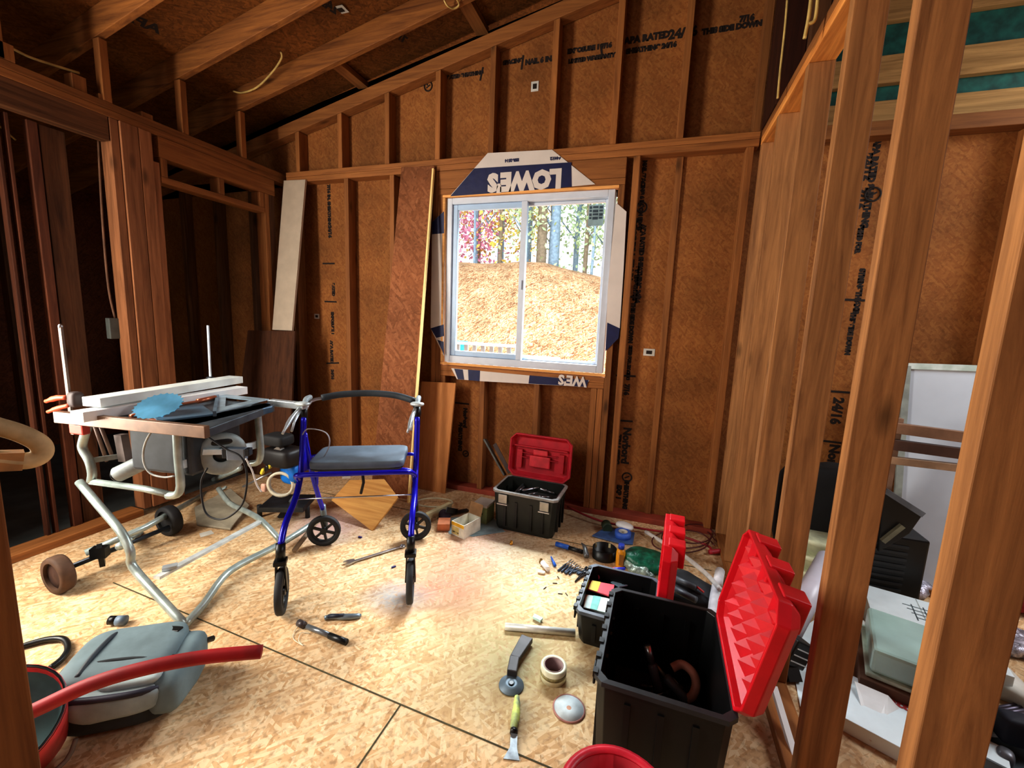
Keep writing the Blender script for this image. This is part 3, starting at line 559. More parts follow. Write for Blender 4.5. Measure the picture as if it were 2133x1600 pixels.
# near leg runs from the upper left hinge down to the foot
leg = [PV(165, 1004, lp, ld), PV(210, 1058, lp, ld), PV(252, 1108, lp, ld), PV(272, 1150, lp, ld), PV(276, 1180, lp, ld), PV(330, 1242, lp, ld), p1]
MB().tube(leg, .0165, 12, curve=3).build('stand_leg', tubes, saw)
b1 = [p1, FL(425, 1258, .02), FL(462, 1206, .035), FL(500, 1176, .05), FL(590, 1130, .07), FL(662, 1084, .09)]
MB().tube(b1, .0165, 12, curve=3).build('foot_bar', tubes, saw)
MB().tube([b1[-1], FL(612, 1148, .015)], .013, 8).build('foot_strut', plain('brown_tube', rgb(150, 128, 104), .6), saw)  # browner than the other stand tubes
far = [PV(455, 1018, (-1.8, 1.62), (-.62, .2)), PV(478, 1048, (-1.8, 1.62), (-.62, .2)), PV(510, 1064, (-1.8, 1.62), (-.62, .2)), PV(545, 1085, (-1.8, 1.62), (-.62, .2)), FL(588, 1131, .07)]
MB().tube(far, .015, 10, curve=3).build('stand_leg', tubes, saw)
fb0 = PV(326, 1204, lp, ld); fb1 = far[3]
MB().beam(fb0, fb1, .03, .012).build('flat_brace', plain('brace', rgb(210, 214, 212), .4, .3), saw)
MB().cbox(fb0+(fb1-fb0)*.1+Vector((0, 0, .016)), (.05, .03, .014), .9).build('brace_stop', ALU, saw)
# second pair of legs: toward the wheels
wA, wB = FL(125, 1190, .075), FL(352, 1098, .075)
MB().tube([FL(178, 1152, .11), FL(300, 1100, .16), PV(460, 1010, (-1.9, 1.7), (-.6, .3))], .016, 10).build('rolling_leg', tubes, saw)
MB().tube([FL(250, 1138, .15), PV(350, 1060, (-2.0, 1.5), (-.6, .3)), PV(440, 1002, (-1.9, 1.65), (-.6, .3)), PV(500, 975, (-1.9, 1.65), (-.6, .3))], .019, 10).build('rolling_leg', tubes, saw)
MB().tube([FL(268, 1126, .13), PV(360, 1075, (-2.0, 1.5), (-.6, .3)), PV(470, 1015, (-1.9, 1.65), (-.6, .3))], .010, 8).build('rod', tubes, saw)
MB().cyl(wA, wB, .012).build('axle', DKM, saw)
wm = plain('worn_wheel', rgb(92, 66, 48), .75, vary=.35)
def wheel(c, ax, r, wd, name, par, mat, hub, spokes=0, hubc=None):
    ax = Vector(ax).normalized(); tr_ = MB().lathe([(r*.72, -wd/2), (r*.95, -wd/2), (r, -wd*.3), (r, wd*.3), (r*.95, wd/2), (r*.72, wd/2), (r*.72, -wd/2)], c, ax, 30)
    o = tr_.build(name, mat, par); h = MB()
    if spokes:
        h.lathe([(r*.66, -wd*.3), (r*.74, -wd*.3), (r*.74, wd*.3), (r*.66, wd*.3), (r*.66, -wd*.3)], c, ax, 30); h.cyl(Vector(c)-ax*wd*.55, Vector(c)+ax*wd*.55, r*.2)
        u = ax.orthogonal().normalized(); v = ax.cross(u)
        for k in range(spokes): an = 2*PI*k/spokes; d_ = u*math.cos(an)+v*math.sin(an); h.beam(Vector(c)+d_*r*.15, Vector(c)+d_*r*.7, wd*.45, r*.13, ax.cross(d_))
    else: h.lathe([(0, wd*.32), (r*.3, wd*.34), (r*.4, wd*.2), (r*.72, wd*.22), (r*.72, -wd*.22), (r*.4, -wd*.2), (0, -wd*.34)], c, ax, 24)
    h.build('hub', hub, par); return o
wax = Vector((wB-wA).normalized())
wheel(FL(122, 1196, .085), wax, .085, .05, 'wheel', saw, wm, plain('worn_hub', rgb(70, 44, 34), .7))
wheel(FL(352, 1084, .085), wax, .085, .05, 'wheel', saw, BLK2, BLK2)
q = FL(208, 1150, .12); MB().beam(q+Vector((0, 0, .03)), FL(214, 1176, .03), .02, .03).cbox(q, (.06, .04, .05), .6).build('folding_latch', BLK, saw)
# upper cradle
zb = .50
A_ = PV(372, 1030, (-1.66, 1.16), (.9, .1)); B_ = PV(368, 892, (-1.66, 1.16), (.9, .1))
MB().tube([B_, PV(371, 950, (-1.66, 1.16), (.9, .1)), PV(376, 1012, (-1.66, 1.16), (.9, .1)), PV(368, 1030, (-1.66, 1.16), (.9, .1)), PV(350, 1032, (-1.66, 1.16), (.9, .1))], .016, 12, curve=3).build('cradle_post', tubes, saw)
R0 = (-1.66, 1.57); rd = (.9, .1)
MB().tube([PV(536, 852, R0, rd), PV(540, 900, R0, rd), PV(543, 940, R0, rd), PV(538, 962, R0, rd), PV(520, 966, R0, rd)], .016, 12, curve=3).build('cradle_post', tubes, saw)
L0 = (-2.32, 1.12); 
lt = [PV(184, 884, L0, rd), PV(174, 915, L0, rd), PV(172, 934, L0, rd), PV(186, 960, L0, rd), PV(192, 985, L0, rd), PV(190, 1003, L0, rd)]
MB().tube(lt, .017, 12, curve=3).build('cradle_post', tubes, saw)
MB().tube([lt[-1], PV(300, 1018, (-1.9, 1.15), rd), PV(352, 1030, (-1.66, 1.16), rd)], .014, 10).build('cradle_rail', tubes, saw)
MB().beam(PV(376, 968, (-1.66, 1.16), rd), PV(535, 926, R0, rd), .014, .034).build('cross_rail', plain('pale_rail', rgb(206, 220, 226), .4, .3), saw)
MB().beam(lt[3], PV(252, 950, (-2.1, 1.3), rd), .014, .022).build('cross_rail', tubes, saw)
for a_, b_ in (((198, 888), (222, 960)), ((208, 884), (236, 956))):
    MB().tube([PV(*a_, (-2.25, 1.2), rd), PV(*b_, (-2.15, 1.3), rd)], .008, 8).build('brace_rod', plain('dim_tube', rgb(110, 92, 84), .5, .3), saw)
# table top, wings, rails, housing
tp = [T(150, 868, zt_), T(432, 893, zt_), T(572, 842, zt_), T(330, 822, zt_)]
MB().prism(tp, (0, 0, -.035)).build('table_top', plain('saw_table', rgb(92, 100, 108), .35, .6, vary=.25), saw, bevel=.004)
rb = wood('rail_brown', rgb(134, 104, 84), rgb(104, 78, 62), 0, knots=False, rough=.4)
MB().beam(T(118, 868, zt_-.005), T(432, 900, zt_-.005), .022, .045).build('front_rail', plain('rail_paint', rgb(128, 100, 80), .4, .2), saw, bevel=.002)
MB().prism([T(326, 882, zt_), T(372, 892, zt_), T(568, 846, zt_), T(560, 838, zt_), T(448, 862, zt_)], (0, 0, -.03)).build('side_wing', plain('wing', rgb(84, 104, 124), .35, .5), saw, bevel=.003)
MB().beam(T(563, 838, zt_-.01), T(636, 846, zt_-.01), .035, .03).build('rear_rail', ALU, saw, bevel=.002)
hc = (tp[0]+tp[1]+tp[2]+tp[3])/4
hm = plain('housing', rgb(54, 58, 62), .55, vary=.3)
MB().cbox(hc+Vector((.0, .02, -.15)), (.30, .26, .2), .15).build('motor_housing', hm, saw, bevel=.015)
MB().soft(PV(325, 950, (-1.85, 1.2), rd)+Vector((0, .05, 0)), (.2, .16, .15), e=.6).build('dust_shroud', plain('shroud', rgb(132, 138, 144), .5, vary=.3), saw)
MB().tube([PV(246, 988, (-2.0, 1.15), rd), PV(300, 962, (-1.9, 1.2), rd), PV(360, 930, (-1.8, 1.3), rd)], [.034, .034, .05, .06], 18, caps=False).build('dust_port', plain('port', rgb(150, 158, 158), .5), saw)
MB().cyl(PV(244, 989, (-2.0, 1.15), rd), PV(247, 988, (-2.0, 1.15), rd), .028).build('port_opening', BLK, saw)
MB().beam(PV(252, 905, (-2.0, 1.25), rd), PV(262, 960, (-2.0, 1.25), rd), .05, .03, (0, 1, 0)).build('side_plate', plain('side_plate', rgb(120, 110, 106), .5, .2), saw)
# reel hung on the rail
rc = PV(462, 945, (-1.66, 1.30), (.9, .1)); rn = (CAM-rc).normalized(); rn = Vector((rn.x+.25, rn.y, -.05)).normalized()
rl_ = thing('cord_reel', 'round grey plastic reel with slot handle hung on the saw frame', 'reel', rc)
gp = plain('reel_grey', rgb(150, 160, 160), .5, vary=.25)
MB().lathe([(.035, -.02), (.078, -.02), (.09, -.012), (.095, 0), (.09, .012), (.078, .02), (.035, .02), (.035, -.02)], rc, rn, 30).build('disc', gp, rl_)
MB().lathe([(0, .01), (.034, .012), (.034, -.012), (0, -.01)], rc, rn, 24).build('hub', BLK, rl_)
uu = Vector((0, 0, 1)); ww = rn.cross(uu).normalized()
MB().soft(rc+uu*.058+rn*.019, (.085, .012, .03), Matrix((ww, rn, uu)).transposed(), .7).build('handle_slot', BLK, rl_)
MB().beam(rc-ww*.06+rn*.03+uu*.008, rc+ww*.07+rn*.03+uu*.03, .02, .022, uu).build('cross_bar', plain('reel_bar', rgb(210, 224, 230), .35, .3), rl_)
bk = thing('rail_clamp', 'grey metal clamp bracket on the pale saw rail in front of the reel', 'clamp', rc+Vector((.03, -.04, 0)))
kb = PV(494, 945, (-1.62, 1.24), (.9, .1))
MB().cbox(kb, (.07, .03, .05), .4).build('body', plain('bracket', rgb(120, 132, 146), .4, .4), bk, bevel=.003)
MB().cbox(kb+Vector((-.045, -.005, .0)), (.03, .035, .042), .4).build('jaw', DKM, bk, bevel=.003); MB().cbox(kb+Vector((.05, .01, .012)), (.02, .03, .03), .4).build('jaw', DKM, bk, bevel=.003)
# cords
def cable(name, pts, r, mat, label, cat='cable', grp=None): return one(name, MB().tube(pts, r, 7, curve=6), mat, label, cat, grp)
pv = lambda x, y: PV(x, y, (-1.70, 1.12), (.9, .12))
cable('power_cord', [pv(424, 905), pv(388, 886), pv(352, 878), pv(322, 892), pv(302, 925), pv(299, 960), pv(312, 985), pv(340, 994), pv(362, 992)], .004, plain('cord_grey', rgb(170, 172, 168), .6, vary=.4), 'grey power cord looping under the saw table')
pw_ = lambda x, y: PV(x, y, (-1.52, 1.12), (.9, .12))
cable('power_cord', [pw_(425, 905), pw_(470, 935), pw_(500, 950), pw_(512, 975), pw_(514, 1010), pw_(505, 1050), pw_(480, 1075), pw_(455, 1082), pw_(430, 1070), pw_(420, 1035), pw_(420, 1000), pw_(432, 975)], .0035, BLK2, 'thin black cord hanging in a big loop under the reel')
cable('power_cord', [pw_(512, 955), pw_(525, 980), pw_(535, 1010), pw_(545, 1025)], .003, plain('cord_white', rgb(214, 210, 204), .5), 'short pale cord dangling beside the walker')
# things on the saw
c0, c1 = T(160, 868, zt_+.020), T(505, 812, zt_+.020)
bd1 = one('painted_board', MB().beam(c0, c1, .07, .038), WHT, 'lower white painted board lying on the saw table, nearer end cut square', 'board', 'white boards on the saw', .002)
c0, c1 = T(190, 838, zt_+.061), T(492, 790, zt_+.061)
one('painted_board', MB().beam(c0, c1, .085, .036), plain('painted_scuffed', rgb(226, 232, 228), .45, vary=.12, scale=8), 'upper scuffed white board stacked behind on the saw table', 'board', 'white boards on the saw', .002)
bc = PV(330, 846, (-1.77, 1.15), (.9, .12))
bl = thing('saw_blade', 'blue-tinted circular saw blade standing proud of the saw table', 'blade', bc)
mb = MB(); n_ = Vector((.2, -.42, .9)).normalized(); u_ = n_.orthogonal().normalized(); v_ = n_.cross(u_); poly = []
for k in range(72): an = 2*PI*k/72; r_ = .078 if k % 3 else .085; poly.append(bc+(u_*math.cos(an)+v_*math.sin(an))*r_)
mb.prism(poly, n_*.0025); mb.build('disc', plain('blade_steel', rgb(120, 190, 232), .3, .6, vary=.3, scale=8), bl)
MB().cyl(bc-n_*.004, bc+n_*.0001, .02).build('arbor_ring', DKM, bl)
cop = plain('copper', rgb(196, 120, 88), .3, .7, vary=.25)
t = thing('copper_pipe', 'long copper pipe with a flared elbow lying across the saw', 'pipe', T(350, 850, zt_+.03))
MB().tube([T(275, 866, zt_+.012), T(330, 850, zt_+.02), T(414, 836, zt_+.02)], .006, 12).build('tube', cop, t); MB().tube([T(412, 836, zt_+.02), T(448, 828, zt_+.02)], [.011, .011, .014], 14).build('fitting', cop, t); MB().tube([T(272, 868, zt_+.012), T(312, 858, zt_+.016)], .009, 12).build('fitting', cop, t)
MBx = MB().prism([T(276, 872, zt_+.002), T(322, 868, zt_+.002), T(330, 878, zt_+.002), T(300, 874, zt_+.002)], (0, 0, .006)); one('copper_scrap', MBx, cop, 'flat copper scrap at the saw table edge', 'scrap')
one('metal_channel', MB().prism([T(312, 860, zt_+.002), T(420, 846, zt_+.002), T(448, 866, zt_+.002), T(328, 881, zt_+.002)], (0, 0, .009)), plain('channel', rgb(96, 124, 146), .35, .5), 'bluish ribbed metal channel lying on the saw table', 'channel', bevel=.002)
sq = thing('speed_square', 'grey triangular rafter square on the right end of the saw', 'square', T(500, 845, zt_+.012))
sa, sb, sc_ = T(447, 862, zt_+.012), T(454, 822, zt_+.012), T(560, 833, zt_+.012)
cen = (sa+sb+sc_)/3; mb = MB(); outer = [sa, sb, sc_]; inner = [cen+(p-cen)*.5 for p in outer]
for i in range(3): j = (i+1) % 3; mb.prism([outer[i], outer[j], inner[j], inner[i]], (0, 0, .005))
mb.build('blade', plain('square_grey', rgb(186, 206, 218), .35, .5), sq); MB().beam(sa, sb, .012, .022).build('fence', plain('square_fence', rgb(120, 140, 156), .4, .5), sq)
# bar clamps
c = thing('bar_clamp', 'bar clamp with orange grips on the left end of the white boards', 'clamp', T(158, 855, zt_+.03))
k0 = (-2.2, 1.06); kd = (.9, .12)
MB().beam(PV(126, 682, k0, kd), PV(153, 905, k0, kd), .008, .018, (1, 0, 0)).build('bar', plain('bar_dusty', rgb(124, 104, 92), .5, .3), c)
MB().soft(PV(126, 680, k0, kd), (.016, .016, .02), e=1).build('end_stop', STL, c)
MB().soft(PV(158, 832, k0, kd), (.05, .045, .065), e=.6).build('head', plain('clamp_head', rgb(72, 58, 56), .6), c)
MB().tube([PV(140, 828, k0, kd), PV(118, 829, k0, kd), PV(96, 836, k0, kd)], [.010, .012, .008], 10, curve=3).build('grip', ORG, c)
MB().tube([PV(146, 844, k0, kd), PV(122, 850, k0, kd), PV(100, 858, k0, kd)], [.009, .010, .007], 10, curve=3).build('trigger', ORG, c)
MB().cbox(PV(166, 893, k0, kd), (.075, .03, .045), .1).build('jaw', plain('jaw_red', rgb(200, 74, 58), .5), c, bevel=.006)
c = thing('bar_clamp', 'bar clamp with a thin bright bar rising behind the white boards', 'clamp', T(437, 790, zt_+.02))
k1 = (-2.1, 1.62)
MB().beam(PV(433, 678, k1, kd), PV(439, 800, k1, kd), .006, .011, (1, 0, 0)).build('bar', ALU, c); MB().soft(PV(438, 788, k1, kd), (.045, .03, .02), e=.8).build('head', DKM, c)
# miter saw on the floor behind
ms = thing('miter_saw', 'blue and black miter saw on the floor behind the walker', 'saw', (-2.05, 2.1, 0))
mp0 = (-1.98, 2.02); md = (.87, .35); nn = Vector((md[1], -md[0], 0)).normalized(); mv = lambda x, y: PV(x, y, mp0, md)
MB().soft(mv(590, 950), (.22, .16, .12), e=.45).build('motor', plain('saw_black', rgb(30, 26, 26), .5), ms); MB().beam(mv(552, 960), mv(596, 930)+nn*.05, .03, .05).build('arm', plain('saw_arm', rgb(120, 112, 104), .5), ms); MB().soft(mv(580, 915), (.16, .12, .07), e=.4).build('top_handle', BLK2, ms)
MB().soft(mv(604, 985), (.13, .07, .14), e=.7).build('blade_guard', plain('kobalt_blue', rgb(20, 120, 210), .35), ms)
cc = mv(590, 1005); nn = Vector((-.35, .87, 0)).cross(Vector((0, 0, 1))); nn = Vector((md[1], -md[0], 0)).normalized()
MB().lathe([(.066, -.01), (.082, -.01), (.082, .01), (.066, .01), (.066, -.01)], cc+nn*.03, nn, 28).build('guard_ring', plain('ring_cream', rgb(206, 200, 180), .5), ms)
for i in range(3): MB().soft(mv(556+i*8, 976-i*6)+nn*.05, (.02, .02, .045), Matrix.Rotation(.5, 3, 'Y'), .5).build('stripe', plain('hazard', rgb(206, 190, 60), .5) if i != 1 else BLK, ms)
MB().beam(mv(625, 1020), mv(588, 1072), .022, .028).build('leg', STL, ms); MB().beam(mv(594, 1064), mv(584, 1078), .028, .032).build('rubber_foot', BLK2, ms)
MB().tube([mv(506, 1014), mv(566, 984)], .006, 8).build('support_rod', STL, ms); MB().cbox(mv(600, 1048), (.26, .2, .03), .4).build('base', DKM, ms); MB().soft(mv(555, 1012)+nn*.03, (.035, .02, .05), e=.4).build('dial', plain('pinkish', rgb(214, 170, 150), .5), ms)
for u in (540, 640): MB().cyl(mv(u, 1052), Vector((mv(u, 1052).x, mv(u, 1052).y, 0)), .014).build('leg', BLK2, ms)
# scraps under the saw
one('scrap_board', MB().prism([FL(405, 1060, .03), FL(480, 1020, .03), FL(520, 1055, .02), FL(480, 1105, .005), FL(410, 1095, .005)], (0, 0, .012)), plain('dusty_scrap', rgb(156, 148, 130), .8, vary=.3, scale=9), 'pale dusty scrap board on the floor under the saw', 'board', bevel=.003)
one('paper_scrap', MB().prism([FL(415, 1112), FL(440, 1105), FL(446, 1112), FL(418, 1120)], (0, 0, .002)), WHD, 'small white scrap on the floor beside the saw stand', 'paper')
# ================================================================== WALKER
ro = thing('rollator_walker', 'blue rollator walker with grey seat and black backrest', 'walker', (-1.32, 1.69, 0))
ux = Vector((.870, .492, 0)); vy = Vector((-.45, .893, 0)).normalized(); O = Vector((-1.418, 1.275, 0))
def rl(u, v, z): return O+ux*u+vy*v+Vector((0, 0, z))
WID = .54
for sd, u in ((0, 0), (1, WID)):
    inn = 1 if sd == 0 else -1
    MB().tube([rl(u, .03, .30), rl(u, .09, .37), rl(u, .22, .43), rl(u, .30, .52), rl(u, .34, .66), rl(u, .37, .78)], .0135, 12, curve=4).build('front_tube', BLU, ro)
    MB().tube([rl(u+inn*.02, .56, .22), rl(u+inn*.015, .50, .33), rl(u+inn*.01, .42, .50), rl(u, .37, .70)], .0125, 12, curve=4).build('rear_tube', BLU, ro)
    MB().prism([rl(u-.004, .31, .52), rl(u-.004, .42, .50), rl(u-.004, .37, .68)], ux*.008).build('gusset', BLU, ro)
    MB().tube([rl(u, .03, .31), rl(u, .02, .24)], .019, 14).build('fork_stem', BLK, ro)
    fk = Vector((.60, -.80, 0)) if sd == 0 else Vector((.47, -.88, 0)); fk.normalize(); sdv = Vector((-fk.y, fk.x, 0)); wc = rl(u, .02, .098)
    for s_ in (-1, 1): MB().beam(rl(u, .02, .235)+sdv*s_*.016, wc+sdv*s_*.021+fk*.0, .006, .030, fk).build('fork_blade', BLK, ro)
    MB().cbox(rl(u, .02, .232), (.05, .05, .02), math.atan2(fk.y, fk.x)).build('fork_crown', BLK, ro, bevel=.004)
    wheel(wc, sdv, .098, .028, 'caster_tyre', ro, plain('tyre_grey', rgb(52, 54, 56), .7), BLK, 5)
    rw = rl(u+inn*.02, .60, .088)
    MB().tube([rl(u+inn*.02, .56, .24), rl(u+inn*.02, .585, .15), rw], .016, 10).build('rear_bracket', BLK if sd else plain('bracket_grey', rgb(120, 130, 134), .4, .4), ro)
    wheel(rw+Vector((.5, -.85, 0)).normalized()*.034, Vector((.5, -.85, 0)), .088, .03, 'rear_tyre', ro, plain('tyre_black', rgb(34, 34, 36), .7), plain('spoke_hub', rgb(24, 24, 26), .5), 6)
    # handle
    MB().tube([rl(u, .37, .74), rl(u, .375, .80), rl(u, .38, .83)], .016, 10).build('handle_post', BLK, ro)
    MB().tube([rl(u, .37, .835), rl(u, .41, .86), rl(u, .47, .862)], [.012, .014, .013], 10, curve=3).build('hand_grip', plain('grip_grey', rgb(150, 160, 164), .5), ro)
    MB().soft(rl(u, .355, .85), (.07, .05, .02), e=.7).build('grip_cap', plain('cap', rgb(196, 204, 204), .4, .3), ro)
    MB().tube([rl(u-.01, .34, .83), rl(u-.02, .26, .80), rl(u-.03, .18, .75)], [.008, .01, .006], 8, curve=3).build('brake_lever', ALU, ro)
    MB().tube([rl(u-.01, .36, .82), rl(u-.02, .30, .775), rl(u-.02, .26, .74)], .006, 8).build('brake_lever', ALU, ro)
MB().tube([rl(0, .34, .70), rl(.04, .30, .74), rl(.13, .26, .73), rl(.14, .26, .66), rl(.06, .32, .53)], .0028, 6, curve=6).build('brake_cable', plain('cable_grey', rgb(160, 160, 166), .5), ro)
MB().tube([rl(0, .27, .50), rl(.012, .20, .545), rl(.06, .17, .56), rl(.27, .165, .562), rl(.48, .17, .56), rl(.53, .20, .545), rl(WID, .27, .50)], .0115, 12, curve=4).build('front_seat_bar', BLU, ro)
MB().tube([rl(.02, .46, .40), rl(.03, .45, .455), rl(.08, .44, .475), rl(.27, .44, .478), rl(.46, .44, .475), rl(.51, .45, .455), rl(WID-.02, .46, .40)], .011, 12, curve=4).build('rear_seat_bar', BLU, ro)
MB().tube([rl(0, .22, .425), rl(WID, .22, .425)], .0035, 8).build('cross_rod', STL, ro)
MB().tube([rl(.01, .44, .56), rl(.06, .44, .56)], .009, 8).build('seat_rail', BLU, ro); MB().tube([rl(WID-.01, .44, .56), rl(WID-.08, .44, .56)], .009, 8).build('seat_rail', BLU, ro)
MB().soft(rl(.275, .33, .588), (.43, .27, .042), Matrix((ux, vy, Vector((0, 0, 1)))).transposed(), .22, 32, 12).build('seat', plain('seat_vinyl', rgb(104, 118, 130), .5, vary=.15), ro)
MB().soft(rl(.275, .33, .572), (.425, .268, .02), Matrix((ux, vy, Vector((0, 0, 1)))).transposed(), .2, 32, 8).build('seat_base', BLK, ro)
MB().cbox(rl(.24, .155, .548), (.035, .005, .010), .51).build('seat_label', WHD, ro)
MB().tube([rl(.29, .25, .56), rl(.295, .26, .48), rl(.28, .27, .42)], .007, 6).build('strap', BLK2, ro)
MB().tube([rl(0.0, .38, .80), rl(.02, .42, .85), rl(.07, .45, .862)], .008, 8, curve=3).build('backrest_stem', STL, ro)
MB().tube([rl(.06, .45, .862), rl(.16, .48, .876), rl(.30, .49, .880), rl(.42, .475, .872), rl(.52, .43, .852)], .017, 14, curve=5).build('backrest', plain('backrest_foam', rgb(52, 60, 66), .6), ro)
MB().tube([rl(.515, .435, .85), rl(WID, .39, .82), rl(WID, .37, .75)], [.019, .018, .014], 10, curve=3).build('backrest_bracket', BLK, ro)
# ================================================================== LEFT FOREGROUND
pd = Vector((-.9377, .3474, 0)); dd = .78
pc = pd*dd; sdv = Vector((-pd.y, pd.x, 0))
tz = EYE-.268*dd
Lf = Vector((-.3474, -.9377, 0)); one('foreground_post', MB().prism([pc, pc+Lf*.1385, pc+Lf*.1385+pd*.038, pc+pd*.038], (0, 0, tz)), WZ, 'orange-lit lumber post rising at the lower left edge', 'post', bevel=.003)
rg = thing('ring_handle', 'dusty tan loop handle resting on the left foreground post', 'handle', pc+Vector((0, 0, tz)))
rp0 = (pc.x, pc.y); rdd = (sdv.x, sdv.y); rv = lambda x, y: PV(x, y, rp0, rdd)
MB().tube([rv(-60, 880), rv(0, 890), rv(50, 906), rv(84, 926), rv(86, 948), rv(55, 960), rv(0, 956), rv(-60, 950)], .0105, 12, closed=True, curve=6).build('loop', plain('dusty_tan', rgb(204, 182, 140), .7, vary=.3, scale=30), rg)
MB().beam(rv(-60, 962), rv(48, 958), .02, .022).build('tang', plain('dusty_tan2', rgb(186, 140, 88), .7, vary=.3, scale=30), rg)
# ================================================================== TOOLBOXES
def toolbox(label, M, w, d, h, L, ang, style, group=None):
    O0 = M @ Vector((0, 0, 0)); t = thing('toolbox', label, 'toolbox', O0, group); k = .93; T_ = .007
    mb = MB(M); e = .022
    def ringpts(sx, sy, z, c): return [(-sx+c, -sy, z), (sx-c, -sy, z), (sx, -sy+c, z), (sx, sy-c, z), (sx-c, sy, z), (-sx+c, sy, z), (-sx, sy-c, z), (-sx, -sy+c, z)]
    a = w/2; b = d/2
    o1 = ringpts(a*k*.97, b*k*.97, 0, e); o1b = ringpts(a*k, b*k, .02, e); o2 = ringpts(a, b, h-.03, e); o3 = ringpts(a, b, h, e); i3 = ringpts(a-T_, b-T_, h, e); i1 = ringpts(a*k-T_, b*k-T_, .012, e)
    vs = o1+o1b+o2+o3+i3+i1; fs = [tuple(reversed(range(8))), tuple(range(40, 48))]
    for r in range(5):
        for i in range(8): j = (i+1) % 8; fs.append((r*8+i, r*8+j, r*8+8+j, r*8+8+i))
    mb.add(vs, fs); mb.build('body', BLK if style != 'olive' else plain('black_olive', rgb(34, 38, 32), .45), t, bevel=.002)
    rb = MB(M)
    for x in (-.30, -.12, .12, .30): rb.box(w*x-.008, w*x+.008, -b-.004, -b*k+.004, .03, h-.06)
    for y in (-.25, 0, .25): rb.box(a*k-.004, a+.003, d*y-.008, d*y+.008, .03, h-.05); rb.box(-a-.003, -a*k+.004, d*y-.008, d*y+.008, .03, h-.05)
    rb.build('rib', BLK, t)
    rim = MB(M); p3 = ringpts(a+.008, b+.008, h, e); p2 = ringpts(a+.008, b+.008, h-.014, e); q3 = ringpts(a-T_, b-T_, h+.001, e); q2 = ringpts(a, b, h-.014, e)
    rim.add(p2+p3+q3+q2, [f for i in range(8) for f in ((i, (i+1) % 8, 8+(i+1) % 8, 8+i), (8+i, 8+(i+1) % 8, 16+(i+1) % 8, 16+i), (24+i, 24+(i+1) % 8, (i+1) % 8, i))])
    rim.build('rim', (plain('rim_silver', rgb(160, 160, 156), .45) if style == 'olive' else plain('rim_grey', rgb(92, 98, 108), .45)) if style != 'big' else plain('rim_black', rgb(44, 46, 50), .45), t)
    if style != 'olive':
        for i in range(7): y = -w*.42+i*w*.14; MB(M).box(y, y+.02, -b-.013, -b+.001, h-.012, h+.005).build('rim_tooth', BLK, t)
    la = plain('latch_silver', rgb(176, 176, 170), .35, .6)
    for x in ((-.33, .33) if style == 'olive' else (-.3, .3)):
        MB(M).box(w*x-.028, w*x+.028, -b-.016, -b-.009, h-.075, h-.018).build('latch', la if style == 'olive' else BLK, t, bevel=.003)
        if style == 'olive': MB(M).box(w*x-.034, w*x+.034, -b-.022, -b-.012, h-.082, h-.076).build('latch_lip', STL, t)
    # lid: shallow tray standing open on its hinge
    ca, sa_ = math.cos(ang), math.sin(ang)
    HM = M @ Matrix.Translation((0, b-.004, h+.002)) @ Matrix(((1, 0, 0, 0), (0, -ca, sa_, 0), (0, sa_, ca, 0), (0, 0, 0, 1)))
    # local lid frame: x along hinge, y from hinge outward, z away from the box (outer side)
    lid = MB(HM); aw = a+.012; c = .04; dp = .055
    def oct_(m_, z): return [(-aw+c+m_*.4, m_, z), (aw-c-m_*.4, m_, z), (aw-m_, c+m_*.2, z), (aw-m_, L-c, z), (aw-c, L-m_, z), (-aw+c, L-m_, z), (-aw+m_, L-c, z), (-aw+m_, c+m_*.2, z)]
    rings = [oct_(.010, 0), oct_(0, 0), oct_(.0, dp*.55), oct_(.02, dp), oct_(.03, dp-.008), oct_(.012, .02)]
    vs = [v for r in rings for v in r]
    fs = [tuple(reversed(range(24, 32)))[::-1], tuple(reversed(range(32, 40)))]
    for r in (0, 1, 2): 
        for i in range(8): j = (i+1) % 8; fs.append((r*8+i, r*8+j, r*8+8+j, r*8+8+i))
    for i in range(8): j = (i+1) % 8; fs.append((40+i, 40+j, 32+j, 32+i)); fs.append((i, j, 40+j, 40+i))
    lid.add(vs, fs); lo = lid.build('lid', RED if style != 'olive' else RDD, t, bevel=.003)
    WLOC[lo.name] = WLOC[t.name]
    rbm = MB(HM)
    if style == 'olive':
        rbm.box(-aw+.03, aw-.03, L*.70, L*.72, .012, .044); rbm.box(-aw+.05, aw-.05, L*.55, L*.56, .018, .044); rbm.box(-aw+.05, aw-.05, L*.45, L*.46, .018, .044)
        for x in (-.36, .36): rbm.box(w*x-.018, w*x+.018, L*.2, L*.62, .02, .044)
        rbm.build('lid_rib', RDD, lo)
        MB(HM).box(-.07, .07, L*.26, L*.52, .012, .044).box(-.05, .05, L*.53, L*.66, .02, .044).build('handle_recess', plain('red_pale', rgb(226, 60, 72), .5), lo, bevel=.006)
    else:
        nx, ny = 6, 4
        for i in range(nx):
            for j in range(ny):
                x0_ = -aw+.03+i*(2*aw-.06)/nx; x1_ = x0_+(2*aw-.06)/nx; y0_ = .03+j*(L-.06)/ny; y1_ = y0_+(L-.06)/ny
                rbm.add([(x0_, y0_, .045), (x1_, y0_, .045), (x1_, y1_, .045), (x0_, y1_, .045), ((x0_+x1_)/2-.01, (y0_+y1_)/2+.008, .004)], [(0, 1, 4), (1, 2, 4), (2, 3, 4), (3, 0, 4)])
        rbm.build('lid_facets', RED, lo)
        for x in (-.32, 0, .32): MB(HM).box(w*x-.03, w*x+.03, L-.08, L+.006, dp*.3, dp+.022).build('outer_ridge', RED, lo, bevel=.004)
    return t, HM
MA = Matrix.Translation((-.655, 2.475, 0)) @ Matrix.Rotation(-.04, 4, 'Z')
